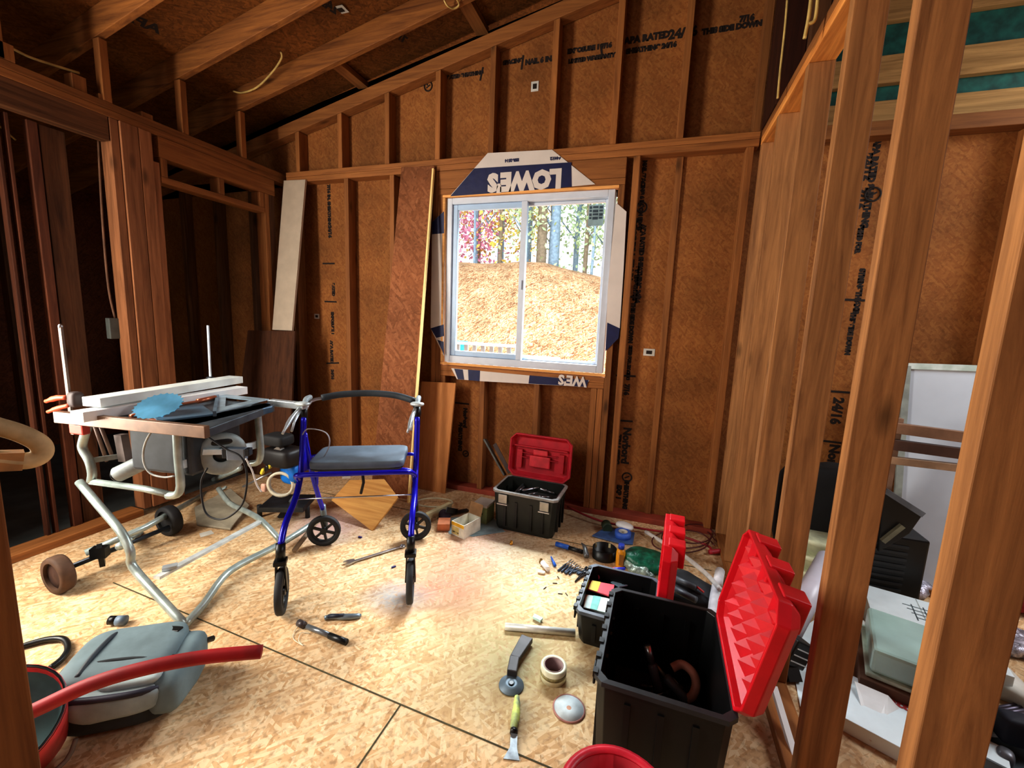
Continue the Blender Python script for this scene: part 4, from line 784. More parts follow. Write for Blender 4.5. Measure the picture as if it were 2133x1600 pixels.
tb1, _ = toolbox('black toolbox with dusty red lid standing open under the window', MA, .40, .27, .255, .29, math.radians(97), 'olive', 'toolboxes with red lids')
MC_ = Matrix.Translation((.105, 1.268, 0)) @ Matrix.Rotation(-PI/2-.02, 4, 'Z')
tb2, H2 = toolbox('large black toolbox with bright red faceted lid, nearest the camera', MC_, .43, .34, .335, .33, math.radians(101), 'big', 'toolboxes with red lids')
MD = Matrix.Translation((-.045, 1.735, 0)) @ Matrix.Rotation(-PI/2-.05, 4, 'Z')
tb3, H3 = toolbox('small black toolbox with upright red lid seen edge-on, behind the large one', MD, .35, .30, .155, .33, math.radians(91), 'small', 'toolboxes with red lids')
# a lump of dark foam on the bottom of the big box keeps the tools up
LP = lambda M, x, y, z: M @ Vector((x, y, z))
def tool(name, label, cat, a, b, rh, rs, mh, msft, grp=None, split=.45):
    a = Vector(a); b = Vector(b); t = thing(name, label, cat, (a+b)/2, grp); m_ = a+(b-a)*split
    MB().tube([a, a+(m_-a)*.1, a+(m_-a)*.5, a+(m_-a)*.9, m_], [rh*.7, rh, rh*.85, rh, rh*.6], 10).build('handle', mh, t); MB().tube([m_, b], rs, 8).build('shaft', msft, t); return t
BG = plain('black_grip', rgb(74, 74, 80), .4)
one('tool_tray_liner', MB(MC_).box(-.19, .19, -.14, .14, .013, .05), BLK2, 'black liner lying in the bottom of the large toolbox', 'liner')
tool('chisel', 'black handled chisel with steel cap standing in the large toolbox', 'chisel', T(1372, 1440, .075), T(1348, 1345, .21), .017, .013, BG, STL, None, .62)
tool('screwdriver', 'thick dark screwdriver lying slanted in the large toolbox', 'screwdriver', T(1432, 1462, .07), T(1362, 1382, .14), .017, .007, BG, plain('bronze', rgb(150, 140, 120), .4, .7), None, .66)
t = thing('clamp', 'rusty C-shaped clamp in the large toolbox', 'clamp', T(1425, 1400, .10))
MB().tube([T(1400, 1392, .14), T(1420, 1384, .155), T(1442, 1400, .15), T(1450, 1425, .12), T(1442, 1450, .09), T(1425, 1458, .07)], .014, 12, curve=5).build('frame', plain('rusty', rgb(176, 112, 92), .6), t)
for i in range(6):
    a = T(1335+i*22, 1428+(i*37 % 20), .062); tool('small_tool', 'dim small tool in the bottom of the large toolbox', 'tool', a, a+Vector((.05*math.cos(i), .05*math.sin(i*1.7), .01)), .006, .003, BG, STL, 'dim tools in the large toolbox')
# contents of the small toolbox
bt = thing('marking_bottle', 'pink bottle with blue cap lying in the small toolbox', 'bottle', T(1268, 1195, .09))
q1, q2 = T(1243, 1200, .10), T(1280, 1190, .11); dq = (q2-q1)
MB().cyl(q1, q2, .018).build('body', plain('chalk_pink', rgb(222, 90, 140), .4), bt); MB().tube([q2, q2+dq*.25, q2+dq*.6], [.017, .013, .006], 12).build('cap', plain('cap_blue', rgb(50, 60, 190), .4), bt)
def packet(label, pts, z, mat, band=None, bmat=None):
    q = [T(x, y, z) for x, y in pts]; t = thing('packet', label, 'packet', q[0]); MB().prism(q, (0, 0, -.006)).build('pouch', mat, t, bevel=.001)
    if band: MB().prism([q[0]+(q[1]-q[0])*band[0]+Vector((0, 0, .001)), q[0]+(q[1]-q[0])*band[1]+Vector((0, 0, .001)), q[3]+(q[2]-q[3])*band[1]+Vector((0, 0, .001)), q[3]+(q[2]-q[3])*band[0]+Vector((0, 0, .001))], (0, 0, -.0005)).build('print', bmat, t)
packet('red and yellow packet on top of the small toolbox contents', [(1231, 1209), (1280, 1218), (1275, 1243), (1222, 1226)], .125, plain('pk_red', rgb(220, 70, 84), .4), (.05, .42), plain('pk_yellow', rgb(242, 214, 40), .4))
packet('pale green printed packet at the near end of the small toolbox', [(1220, 1238), (1274, 1247), (1262, 1276), (1215, 1265)], .115, plain('pk_green', rgb(206, 238, 226), .4), (.3, .6), plain('pk_greenink', rgb(120, 200, 186), .4))
packet('light blue paper slip in the middle of the small toolbox', [(1272, 1212), (1292, 1206), (1312, 1218), (1290, 1222)], .10, plain('pk_blue', rgb(150, 200, 226), .5))
packet('white card at the far end of the small toolbox', [(1312, 1212), (1340, 1208), (1362, 1216), (1342, 1224)], .10, WHT)
one('nail_rod', MB().beam(T(1292, 1190, .12), T(1318, 1198, .12), .003, .003), STL, 'thin rod in the small toolbox beside the pink bottle', 'rod')
# contents of the far toolbox
HB = MA
one('tray', MB(HB).box(-.09, .17, -.115, .115, .17, .178).box(-.094, -.088, -.115, .115, .17, .222).box(.168, .175, -.115, .115, .17, .222), plain('tray_dark', rgb(66, 70, 70), .5), 'dark inner tray of the far toolbox', 'tray')
for i, (a, b, lb) in enumerate((((1088, 1022, .2), (1140, 1012, .21), 'long bright wrench lying on the far toolbox tray'), ((1085, 1034, .19), (1120, 1026, .2), 'short pair of pliers on the far toolbox tray'), ((1108, 1034, .19), (1148, 1036, .19), 'dull bent wrench at the right of the far toolbox tray'), ((1068, 1030, .2), (1092, 1014, .215), 'small bright adjustable wrench at the left of the far tray'), ((1125, 1018, .205), (1155, 1028, .195), 'dark green gripped tool at the back of the far tray'))):
    a, b = T(*a), T(*b); tool('hand_tool', lb, 'tool', a, b, .009, .005, DKM if i % 2 else STL, STL, 'hand tools in the far toolbox')
# ================================================================== NEAR THE WALL
t = thing('metal_strut', 'dark grey angled metal strut leaning behind the far toolbox', 'strut', BW(1030, 950, .06))
MB().beam(P(1010, 915, 1, D-.03), P(1052, 990, 1, D-.12), .012, .03, (0, 1, 0)).build('bar', plain('strut_grey', rgb(84, 84, 80), .5, .4), t); MB().beam(P(1030, 925, 1, D-.05), P(1062, 985, 1, D-.12), .03, .004, (0, 1, 0)).build('web', plain('strut_dark', rgb(66, 44, 36), .6), t)
t = thing('carton', 'open white and yellow carton standing on the floor left of the far toolbox', 'carton', FL(958, 1115))
ca = Matrix.Translation(FL(962, 1118)+Vector((0, .06, 0))) @ Matrix.Rotation(-.32, 4, 'Z'); cw, cdp, ch = .10, .15, .085; kr_ = plain('kraft', rgb(176, 138, 96), .8); cbm = plain('carton_white', rgb(226, 222, 206), .6)
mb = MB(ca)
for b_ in ((-cw/2, cw/2, -cdp/2, -cdp/2+.003, 0, ch), (-cw/2, cw/2, cdp/2-.003, cdp/2, 0, ch), (-cw/2, -cw/2+.003, -cdp/2+.003, cdp/2-.003, 0, ch), (cw/2-.003, cw/2, -cdp/2+.003, cdp/2-.003, 0, ch), (-cw/2+.003, cw/2-.003, -cdp/2+.003, cdp/2-.003, 0, .003)): mb.box(*b_)
mb.build('box', cbm, t); MB(ca).add([(-cw/2, cdp/2, ch), (cw/2, cdp/2, ch), (cw/2, cdp/2+.02, ch+.07), (-cw/2, cdp/2+.02, ch+.07), (-cw/2, cdp/2+.003, ch), (cw/2, cdp/2+.003, ch), (cw/2, cdp/2+.023, ch+.07), (-cw/2, cdp/2+.023, ch+.07)], [(0, 1, 2, 3), (7, 6, 5, 4), (0, 4, 5, 1), (2, 6, 7, 3), (1, 5, 6, 2), (3, 7, 4, 0)]).build('flap', kr_, t)
MB(ca).box(-cw/2, cw/2, -cdp/2-.001, -cdp/2-.0002, ch-.022, ch).build('label_band', plain('band_yellow', rgb(236, 184, 30), .5), t)
MB(ca).box(-cw/2+.006, cw/2-.04, -cdp/2-.001, -cdp/2-.0002, .01, ch-.028).build('label_panel', plain('cream', rgb(220, 200, 130), .5), t)
vs, fs = text_mesh('NET 1 LB', .009, ca @ frame((-.040, -cdp/2-.0016, .02), (1, 0, 0), (0, 0, 1)), .0005); MB().add(vs, fs).build('label_print', INK, t)
t = thing('paper_box', 'pale green paper-wrapped box with white top beside the far toolbox', 'box', FL(1000, 1092))
gm = Matrix.Translation(FL(1000, 1090)+Vector((0, .05, 0))) @ Matrix.Rotation(-.1, 4, 'Z')
MB(gm).box(-.05, .05, -.05, .06, 0, .11).build('box', plain('pale_green', rgb(150, 172, 120), .6), t, bevel=.003); MB(gm).box(-.053, .053, -.055, .063, .11, .125).build('lid', WHD, t, bevel=.002)
MB(gm).box(-.03, .02, -.0512, -.0503, .06, .072).build('print', INK, t)
one('orange_box', MB().cbox(FL(925, 1092, .022), (.075, .09, .044), .4), plain('orange_card', rgb(222, 140, 96), .6), 'small orange cardboard box left of the yellow carton', 'box', bevel=.002)
one('paper_sheet', MB().prism([FL(925, 1080, .001), FL(1020, 1070, .001), FL(1052, 1108, .001), FL(985, 1118, .001), FL(935, 1112, .001)], (0, 0, .0012)), plain('paper_grey', rgb(140, 158, 160), .7), 'grey paper sheet under the cartons left of the far toolbox', 'paper')
one('cord_coil', MB().tube([FL(905+38*math.cos(a_), 1047+9*math.sin(a_), .03) for a_ in [2*PI*k/14 for k in range(14)]], .006, 6, closed=True, curve=3), plain('tape_cream', rgb(196, 190, 160), .6), 'flat cream coil lying in front of the tan board', 'coil')
one('wood_scrap', MB().beam(FL(890, 1078, .03), FL(938, 1055, .035), .03, .06), plain('cream_scrap', rgb(200, 190, 150), .7), 'cream trim offcut on the floor beside the walker wheel', 'offcut', bevel=.003)
one('wood_scrap', MB().beam(FL(862, 1066, .012), FL(905, 1082, .012), .03, .022), plain('brown_scrap', rgb(130, 96, 66), .8), 'brown wood offcut on the floor by the far walker wheel', 'offcut', bevel=.002)
t = thing('putty_knife', 'grey angled metal bracket standing by the wall behind the cartons', 'bracket', FL(945, 1060))
MB().beam(FL(930, 1062, .10), FL(952, 1066, .015), .004, .035, (0, 1, 0)).build('upright', DKM, t); MB().beam(FL(935, 1070, .012), FL(975, 1062, .012), .035, .005).build('foot', DKM, t); t.name = 'metal_bracket'
one('dark_rag', MB().soft(FL(925, 1070, .02), (.10, .07, .05), None, .8, 18, 10, .5, 20), plain('rag', rgb(70, 56, 70), .9), 'dark purple crumpled rag behind the orange box', 'rag')
def fitting(name, label, c, r, h, mat, ax=(0, 0, 1), cat='fitting'):
    n = Vector(ax).normalized(); return one(name, MB().lathe([(r*.5, 0), (r, 0), (r, h*.4), (r*.75, h*.45), (r*.75, h), (r*.5, h), (r*.5, 0)], c, n, 16), mat, label, cat)
brs = plain('brass', rgb(206, 150, 60), .3, .7)
fitting('brass_fitting', 'small brass fitting alone on the floor in front of the far toolbox', FL(1065, 1134), .010, .022, brs)
fitting('brass_fitting', 'darker brass ring beside the white spool', FL(1127, 1172), .011, .02, plain('old_brass', rgb(140, 106, 50), .4, .6))
one('white_spool', MB().cyl(FL(1130, 1172, .014), FL(1142, 1186, .014), .013), WHT, 'small white plastic spool on the floor near the drill bits', 'spool')
one('clear_clip', MB().soft(FL(1128, 1192, .006), (.04, .025, .012), None, .6), plain('clear_white', rgb(230, 224, 206), .3), 'small translucent clip on the floor beside the white spool', 'clip')
one('blue_bit', MB().tube([FL(1148, 1160, .01), FL(1156, 1178, .01)], [.004, .009], 8), plain('bit_blue', rgb(40, 100, 200), .4), 'small blue nozzle on the floor between spool and drill bits', 'nozzle')
for i in range(9):
    a = FL(1162+i*5+(i*7 % 5), 1192+(i*11 % 9)-3, .006); b = FL(1190+i*4, 1166+i*3, .008+.002*(i % 3))
    tool('driver_bit', 'dark driver bit in the little heap on the floor', 'drill bit', a, b, .0055, .003, plain('bit_steel', rgb(78, 88, 102), .35, .6), STL, 'heap of driver bits on the floor', .6)
for i in range(3):
    a = FL(1198+i*6, 1212-i*5, .005); b = FL(1222+i*2, 1182+i*6, .008); tool('drill_bit', 'long dark drill bit lying beside the small toolbox', 'drill bit', a, b, .004, .007, INK, DKM, 'long drill bits beside the small toolbox', .6)
for i, (x, y, an) in enumerate(((1156, 1215, .3), (1163, 1203, -1), (1167, 1237, .2), (1180, 1238, -.9), (1275-140, 1225, 1.2))):
    c_ = FL(x, y, .002); one('loose_screw', MB().beam(c_-Vector((math.cos(an), math.sin(an), 0))*.011, c_+Vector((math.cos(an), math.sin(an), 0))*.011, .003, .003), INK, 'tiny dark screw loose on the floor near the drill bits', 'screw', 'loose screws on the floor')
h = thing('claw_hammer', 'claw hammer with blue and black handle on the floor by the far toolbox', 'hammer', FL(1190, 1142))
ha, hb, hcn = FL(1158, 1133, .02), FL(1185, 1141, .02), FL(1214, 1150, .02)
MB().tube([ha, hb], .014, 10).build('handle', plain('hammer_blue', rgb(40, 96, 190), .45), h); MB().tube([hb, hcn], .012, 10).build('neck', BLK, h)
MB().tube([FL(1212, 1132, .035), FL(1218, 1140, .04), FL(1220, 1150, .03), FL(1222, 1160, .018)], [.005, .01, .013, .015, .015], 10, curve=3).build('head', plain('hammer_head', rgb(110, 112, 112), .4, .6), h)
c_ = FL(1258, 1160); t = thing('round_tin', 'open round black tin behind the small toolbox', 'tin', c_)
MB().lathe([(.066, 0), (.066, .055), (.063, .055), (.063, .005), (0, .005), (0, 0), (.066, 0)], c_, (0, 0, 1), 32).build('body', BLK, t)
for an in (1.2, 2.6): MB().box(c_.x+.062*math.cos(an)-.006, c_.x+.062*math.cos(an)+.006, c_.y+.060*math.sin(an)-.002, c_.y+.060*math.sin(an), .03, .055).build('tab', plain('tab', rgb(206, 196, 150), .5), t)
c_ = FL(1291, 1180); t = thing('glue_bottle', 'yellow bottle with blue cap standing behind the small toolbox', 'bottle', c_)
MB().lathe([(0, 0), (.022, 0), (.024, .005), (.024, .085), (.018, .1), (.012, .104), (0, .104)], c_, (0, 0, 1), 20).build('body', plain('bottle_yellow', rgb(234, 160, 30), .4), t)
MB().cyl(c_+Vector((0, 0, .104)), c_+Vector((0, 0, .128)), .016).build('cap', plain('cap_blue2', rgb(40, 70, 180), .4), t)
MB().box(c_.x-.006, c_.x+.018, c_.y-.0262, c_.y-.0245, .02, .08).build('label', plain('lab_brown', rgb(150, 100, 40), .5), t)
bag = thing('bagged_hose', 'clear plastic bag holding something dark green behind the small toolbox', 'bag', FL(1345, 1170))
MB().soft(FL(1345, 1168, .045), (.22, .17, .09), Matrix.Rotation(-.2, 3, 'Z'), .75, 28, 14, .22, 12).build('green_bundle', plain('bundle_green', rgb(16, 96, 72), .35, vary=.5, scale=30, bump=.6), bag)
MB().soft(FL(1330, 1178, .03), (.20, .12, .06), Matrix.Rotation(-.5, 3, 'Z'), .8, 28, 12, .5, 22).build('clear_film', plain('film', rgb(150, 168, 160), .12, .2, vary=.5, scale=40, bump=.8), bag)
one('blue_pad', MB().prism([FL(1233, 1118, .004), FL(1262, 1100, .004), FL(1322, 1112, .004), FL(1318, 1136, .004), FL(1288, 1133, .004)], (0, 0, .01)), plain('pad_blue', rgb(70, 100, 150), .5), 'blue-grey plastic pad under the blue tape roll', 'pad', bevel=.003)
def tape(label, c, r, h_, mat, core, par_name='tape_roll', ri=.62, tilt=(0, 0, 1)):
    t = thing(par_name, label, 'tape', c); MB().lathe([(r*ri+.003, 0), (r, 0), (r, h_), (r*ri+.003, h_), (r*ri+.003, 0)], c, tilt, 36).build('roll', mat, t); MB().lathe([(r*ri, 0), (r*ri+.003, 0), (r*ri+.003, h_+.001), (r*ri, h_+.001), (r*ri, 0)], c, tilt, 36).build('core', core, t); return t
tape('blue masking tape roll lying on the blue pad', FL(1297, 1118, .014), .048, .035, plain('tape_blue', rgb(66, 110, 206), .5), WHD, ri=.5)
one('dark_green_roll', MB().cyl(FL(1266, 1102, .03), FL(1262, 1092, .03), .03), plain('dkgreen', rgb(40, 56, 36), .6), 'dark green roll beside the blue tape', 'roll')
one('white_tissue', MB().soft(FL(1300, 1094, .05), (.11, .07, .03), Matrix.Rotation(-.3, 3, 'Z'), .7, 18, 8, .3, 20), WHT, 'white crumpled tissue above the blue tape roll', 'tissue')
REDH = plain('hose_red', rgb(150, 34, 44), .5)
cable('red_hose', [BW(1182, 1062, .06)+Vector((0, 0, .02)), FL(1250, 1085, .03), FL(1330, 1100, .03), FL(1400, 1112, .02), FL(1470, 1135, .02), FL(1485, 1152, .02)], .007, REDH, 'long thin red hose running along the base of the wall', 'hose')
for i, (cx_, cy_, rx_, ry_) in enumerate(((1430, 1120, 52, 22), (1418, 1128, 60, 24), (1445, 1112, 40, 20))):
    cable('red_cable', [FL(cx_+rx_*math.cos(a_), cy_+ry_*math.sin(a_), .015+.012*i) for a_ in [2*PI*k/9 for k in range(9)]]+[FL(cx_+rx_+10, cy_+8, .02)], .004, plain('cable_dark_red', rgb(86, 30, 30), .5), ['dark red cable loop in the corner, widest', 'dark red cable loop in the corner, lowest in the heap', 'dark red cable loop in the corner, smallest on top'][i])
cable('red_plug', [FL(1478, 1150, .02), FL(1500, 1148, .02)], .014, plain('plug_red', rgb(176, 40, 56), .5), 'red plug at the end of the cable in the corner', 'plug')
cable('pvc_pipe', [FL(1345, 1108, .02), FL(1420, 1155, .04), FL(1470, 1195, .08), FL(1500, 1228, .14)], .012, plain('pvc', rgb(214, 210, 206), .4), 'thin white plastic pipe curving behind the upright red lid', 'pipe')
one('white_pipe_end', MB().tube([FL(1500, 1190, .10), FL(1490, 1240, .10), FL(1484, 1290, .10)], .022, 14, curve=3), plain('pvc2', rgb(226, 226, 230), .4), 'thick white pipe end showing left of the large red lid', 'pipe')
gl = thing('tool_bag', 'black cloth tool bag crumpled behind the large toolbox', 'bag', FL(1440, 1230))
MB().soft(FL(1440, 1235, .05), (.28, .22, .11), Matrix.Rotation(-.3, 3, 'Z'), .75, 28, 14, .28, 10).build('body', plain('cloth_black', rgb(40, 42, 46), .9, vary=.5, bump=.5), gl)
for i, (a, b) in enumerate((((1405, 1205), (1450, 1225)), ((1400, 1225), (1450, 1250)))): MB().tube([T(*a, .11), T(*b, .12)], .015, 10).build('tool_grip', plain('grip_slate', rgb(70, 74, 80), .5), gl)
MB().tube([T(1446, 1218, .125), T(1466, 1234, .115)], .005, 8).build('pencil', plain('pencil_red', rgb(190, 60, 60), .5), gl)
# ================================================================== FLOOR FOREGROUND
t = thing('metal_tube', 'short pale aluminium tube lying on the floor left of the small toolbox', 'tube', FL(1125, 1312))
MB().tube([FL(1052, 1305, .014), FL(1198, 1318, .014)], .0145, 18).build('tube', plain('pale_alu', rgb(216, 214, 206), .4, .3), t); MB().cbox(FL(1120, 1288, .01), (.04, .02, .012), -.3).build('tag', plain('tag_pale', rgb(190, 220, 214), .5), t)
t = thing('cold_chisel', 'dark steel wedge chisel lying below the aluminium tube', 'chisel', FL(1083, 1370))
MB().beam(FL(1098, 1330, .018), FL(1072, 1372, .022), .05, .022, taper=.75).beam(FL(1072, 1372, .018), FL(1066, 1404, .016), .036, .028).build('blade', plain('wedge', rgb(70, 66, 66), .55, .3), t, bevel=.003)
t = thing('grinding_disc', 'grey steel disc with dark hub on the floor below the chisel', 'disc', FL(1065, 1424))
c_ = FL(1065, 1428, .001); MB().lathe([(.009, .006), (.02, .012), (.024, .006), (.044, .004), (.045, 0), (.009, 0), (.009, .006)], c_, (0, 0, 1), 36).build('disc', plain('disc_steel', rgb(104, 118, 128), .5, .3), t); MB().cyl(c_, c_+Vector((0, 0, .0125)), .008).build('bore', BLK, t)
t = thing('cutting_disc', 'silver disc with reddish edge and small hole, lying nearest the scraper', 'disc', FL(1184, 1474))
c_ = FL(1185, 1476, .001); MB().lathe([(.008, .003), (.05, .003), (.05, 0), (.008, 0), (.008, .003)], c_, (0, 0, 1), 40).build('disc', plain('disc_pale', rgb(190, 198, 200), .6, .1, vary=.15, scale=30), t); MB().lathe([(.05, .0035), (.055, .0025), (.055, 0), (.05, 0), (.05, .0035)], c_, (0, 0, 1), 40).build('rim', plain('rust_rim', rgb(170, 120, 110), .6), t); MB().cyl(c_, c_+Vector((0, 0, .0034)), .008, n=16).build('bore', plain('bore', rgb(190, 140, 110), .6), t)
tape('cream masking tape roll with printed band standing on the floor', FL(1152, 1410, .001), .047, .05, plain('tape_cream2', rgb(228, 226, 196), .5), plain('core_mauve', rgb(150, 124, 124), .6), ri=.68)
c_ = FL(1152, 1410, .001); tr_ = bpy.data.objects.new('x', None); bpy.data.objects.remove(tr_)
lb_ = [o for o in COL.objects if o.get('label') == 'cream masking tape roll with printed band standing on the floor'][0]
MB().lathe([(.0472, .018), (.0476, .018), (.0476, .032), (.0472, .032), (.0472, .018)], c_, (0, 0, 1), 36).build('printed_band', plain('band_olive', rgb(150, 140, 96), .5, vary=.6, scale=60), lb_)
t = thing('putty_scraper', 'worn green and grey handled scraper lying near the bottom of the floor', 'scraper', FL(1068, 1520))
MB().tube([FL(1077, 1452, .012), FL(1076, 1475, .014), FL(1072, 1505, .013), FL(1069, 1522, .011)], [.009, .012, .014, .013, .009], 12, curve=3).build('handle', plain('handle_worn', rgb(140, 150, 140), .6, vary=.4, scale=30, dust=rgb(210, 224, 120)), t)
MB().prism([FL(1064, 1522, .008), FL(1078, 1523, .008), FL(1077, 1560, .004), FL(1082, 1586, .001), FL(1048, 1582, .001), FL(1062, 1558, .004)], (0, 0, .003)).build('blade', plain('scraper_blade', rgb(150, 156, 160), .4, .6, vary=.3, scale=40), t); MB().tube([FL(1071, 1520, .011), FL(1070, 1528, .01)], .0125, 12).build('ferrule', BLK, t)
t = thing('flashlight', 'black and steel flashlight with white wrist string on the floor', 'flashlight', FL(675, 1322))
MB().tube([FL(640, 1305, .013), FL(690, 1325, .013)], .010, 14).build('barrel', plain('light_steel', rgb(130, 136, 142), .3, .6), t); MB().tube([FL(686, 1324, .013), FL(722, 1338, .014)], [.012, .012, .013], 14).build('grip', BLK, t); MB().tube([FL(622, 1297, .014), FL(634, 1303, .014)], .014, 14).build('head', plain('head_dark', rgb(84, 76, 76), .4, .4), t)
MB().tube([FL(622, 1303, .01), FL(612, 1318, .004), FL(612, 1332, .003), FL(632, 1345, .003), FL(622, 1335, .004), FL(628, 1318, .006), FL(645, 1320, .004)], .0016, 5, curve=6).build('wrist_string', plain('string', rgb(224, 214, 190), .8), t)
t = thing('utility_knife', 'grey and black utility knife lying on the floor in front of the walker', 'knife', FL(712, 1287))
MB().tube([FL(676, 1288, .012), FL(690, 1284, .013), FL(715, 1285, .014), FL(740, 1284, .012), FL(752, 1282, .009)], [.009, .011, .012, .011, .006], 12, curve=2).build('body', plain('knife_grey', rgb(130, 146, 156), .35, .5), t); MB().tube([FL(684, 1284, .019), FL(716, 1282, .022)], .008, 10).build('grip_pad', plain('knife_navy', rgb(34, 44, 60), .5), t)
w_ = thing('combination_wrench', 'long steel open-end wrench on the floor inside the walker', 'wrench', FL(775, 1160))
wa_, wb_2 = FL(735, 1170, .008), FL(838, 1138, .008)
MB().beam(wa_, wb_2, .014, .007).build('shank', STL, w_, bevel=.002); dW = (wa_-wb_2).normalized(); pW = Vector((-dW.y, dW.x, 0))
MB().prism([wa_-dW*.01-pW*.012, wa_+dW*.02-pW*.02, wa_+dW*.045-pW*.016, wa_+dW*.03-pW*.007, wa_+dW*.016, wa_+dW*.03+pW*.007, wa_+dW*.045+pW*.014, wa_+dW*.02+pW*.02, wa_-dW*.01+pW*.012], (0, 0, .008)).build('open_jaw', STL, w_)
MB().lathe([(.008, -.004), (.015, -.004), (.015, .005), (.008, .005), (.008, -.004)], wb_2, (0, 0, 1), 18).build('ring_end', STL, w_)
for i, (x, y, c) in enumerate(((750, 1119, rgb(60, 50, 120)), (820, 1181, rgb(40, 50, 110)))): one('ink_cap', MB().cbox(FL(x, y, .004), (.022, .008, .007), i), plain('cap%d' % i, c, .5), ['tiny blue cap on the floor behind the walker', 'tiny dark blue cap on the floor right of the wrench'][i], 'cap')
# backpack
bc = FL(268, 1474, .0); vr = Vector((bc.x, bc.y, 0)).normalized(); vr = Matrix.Rotation(-.5, 3, 'Z') @ vr; rr = Vector((vr.y, -vr.x, 0)); BM = Matrix((rr, vr, Vector((0, 0, 1)))).transposed()
bp_ = thing('backpack', 'grey-blue canvas backpack lying on the floor at the lower left', 'backpack', bc)
B = lambda a, b, c: bc+rr*a*.9+vr*b*.9+Vector((0, 0, c*.9))
cv = plain('canvas', rgb(104, 120, 124), .85, vary=.22, scale=9, bump=.3); cvd = plain('canvas_dark', rgb(40, 44, 46), .9, vary=.4, bump=.3)
MB().soft(B(0, .02, .10), (.37, .27, .175), BM, .55, 32, 16, .06, 8).build('body', cvd, bp_)
MB().soft(B(-.005, .03, .165), (.29, .24, .10), BM, .4, 32, 14, .05, 9).build('main_panel', cv, bp_)
MB().soft(B(.03, -.115, .135), (.24, .08, .08), BM, .55, 28, 12, .12, 14).build('front_pocket', plain('canvas_pale', rgb(136, 148, 150), .85, vary=.2, scale=12, bump=.4), bp_)
MB().soft(B(.165, .0, .12), (.10, .26, .13), BM, .6, 24, 12, .12, 12).build('side_pocket', cv, bp_)
MB().tube([B(-.085, -.08, .212), B(-.085, .0, .222), B(-.08, .10, .218), B(-.075, .15, .195)], .008, 8, curve=4).build('zip', plain('zip_dark', rgb(44, 52, 60), .6), bp_)
MB().tube([B(-.10, -.135, .175), B(.0, -.15, .178), B(.10, -.15, .176), B(.155, -.12, .16)], .009, 8, curve=4).build('pocket_zip', plain('zip_navy', rgb(34, 30, 48), .6), bp_)
for a_, b_, c_ in ((.11, .10, .212), (.16, -.03, .19)): MB().cbox(B(a_, b_, c_), (.05, .025, .012), .3).build('buckle', BLK, bp_, bevel=.003)
MB().tube([B(-.14, -.02, .20), B(-.02, -.03, .218), B(.10, -.04, .21), B(.17, -.05, .17)], .006, 8, curve=4).build('seam_fold', cvd, bp_)
MB().soft(B(.06, -.10, .185), (.17, .05, .03), BM, .7, 20, 8, .3, 20).build('pocket_fold', plain('canvas_light', rgb(160, 172, 172), .85, vary=.2, bump=.4), bp_)
MB().soft(B(.135, -.12, .15), (.04, .03, .03), BM, .6).build('buckle', BLK, bp_)
MB().tube([B(.16, .06, .17), B(.20, .09, .15), B(.225, .13, .13)], .010, 8).build('strap_end', BLK, bp_)
MB().tube([B(-.19, .12, .13), B(-.22, .02, .10), B(-.20, -.1, .06), B(-.14, -.17, .02)], .016, 8, curve=4).build('shoulder_strap', cvd, bp_)
MB().tube([B(-.05, -.17, .07), B(-.06, -.20, .03), B(-.10, -.24, .012)], .006, 6, curve=3).build('loose_strap', plain('strap_tan', rgb(110, 96, 84), .8), bp_)
cable('black_hose', [FL(30, 1352, .01), FL(60, 1342, .012), FL(100, 1332, .014), FL(132, 1332, .014), FL(142, 1350, .014), FL(130, 1372, .012), FL(105, 1392, .01)], .011, BLK, 'curved black hose on the floor left of the backpack', 'hose')
t = thing('rubber_stopper', 'small black and grey rubber cap on the floor behind the backpack', 'stopper', FL(245, 1300))
MB().tube([FL(228, 1292, .022), FL(244, 1292, .02)], .017, 12).build('plug', BLK, t); MB().tube([FL(244, 1293, .02), FL(262, 1292, .02)], .019, 12).build('collar', plain('stopper_grey', rgb(110, 128, 144), .5), t)
bk0 = FL(0, 1530, .15); bx = Vector((.45, -.35, .82)).normalized(); t = thing('red_bucket', 'red bucket with grey-teal inside tipped at the lower left behind the post', 'bucket', (bk0.x, bk0.y, 0))
MB().lathe([(.0, -.12), (.11, -.12), (.136, .06), (.140, .075), (.134, .075), (.128, .05)], bk0, bx, 36).build('shell', plain('bucket_red', rgb(232, 78, 80), .4), t)
MB().lathe([(.128, .05), (.105, -.01), (0, -.012)], bk0, bx, 36).build('inside', plain('bucket_teal', rgb(84, 116, 118), .6), t)
MB().lathe([(.133, .076), (.139, .076), (.139, .066), (.133, .066), (.133, .076)], bk0, bx, 36).build('seal', BLK, t)
zz = .40; cable('red_flat_bar', [bk0+bx*.02, T(-20, 1520, .30), T(75, 1478, .37), T(190, 1425, .42), T(300, 1392, .44), T(420, 1369, .44), T(545, 1357, .43)], .0165, plain('deep_red', rgb(158, 8, 18), .65), 'long curved deep red tube rising out of the red bucket over the backpack', 'tube')
t = thing('red_pail', 'round red pail rim at the very bottom in front of the large toolbox', 'pail', (.01, .79, 0))
MB().lathe([(0, 0), (.095, 0), (.112, .29), (.12, .29), (.12, .30), (.106, .30), (.09, .02), (0, .015)], (.01, .79, 0), (0, 0, 1), 40).build('body', RDD, t); MB().lathe([(.121, .27), (.125, .27), (.125, .302), (.115, .306), (.105, .302), (.105, .298), (.121, .294)], (.01, .79, 0), (0, 0, 1), 40).build('rim', plain('rim_rose', rgb(214, 44, 66), .4), t)
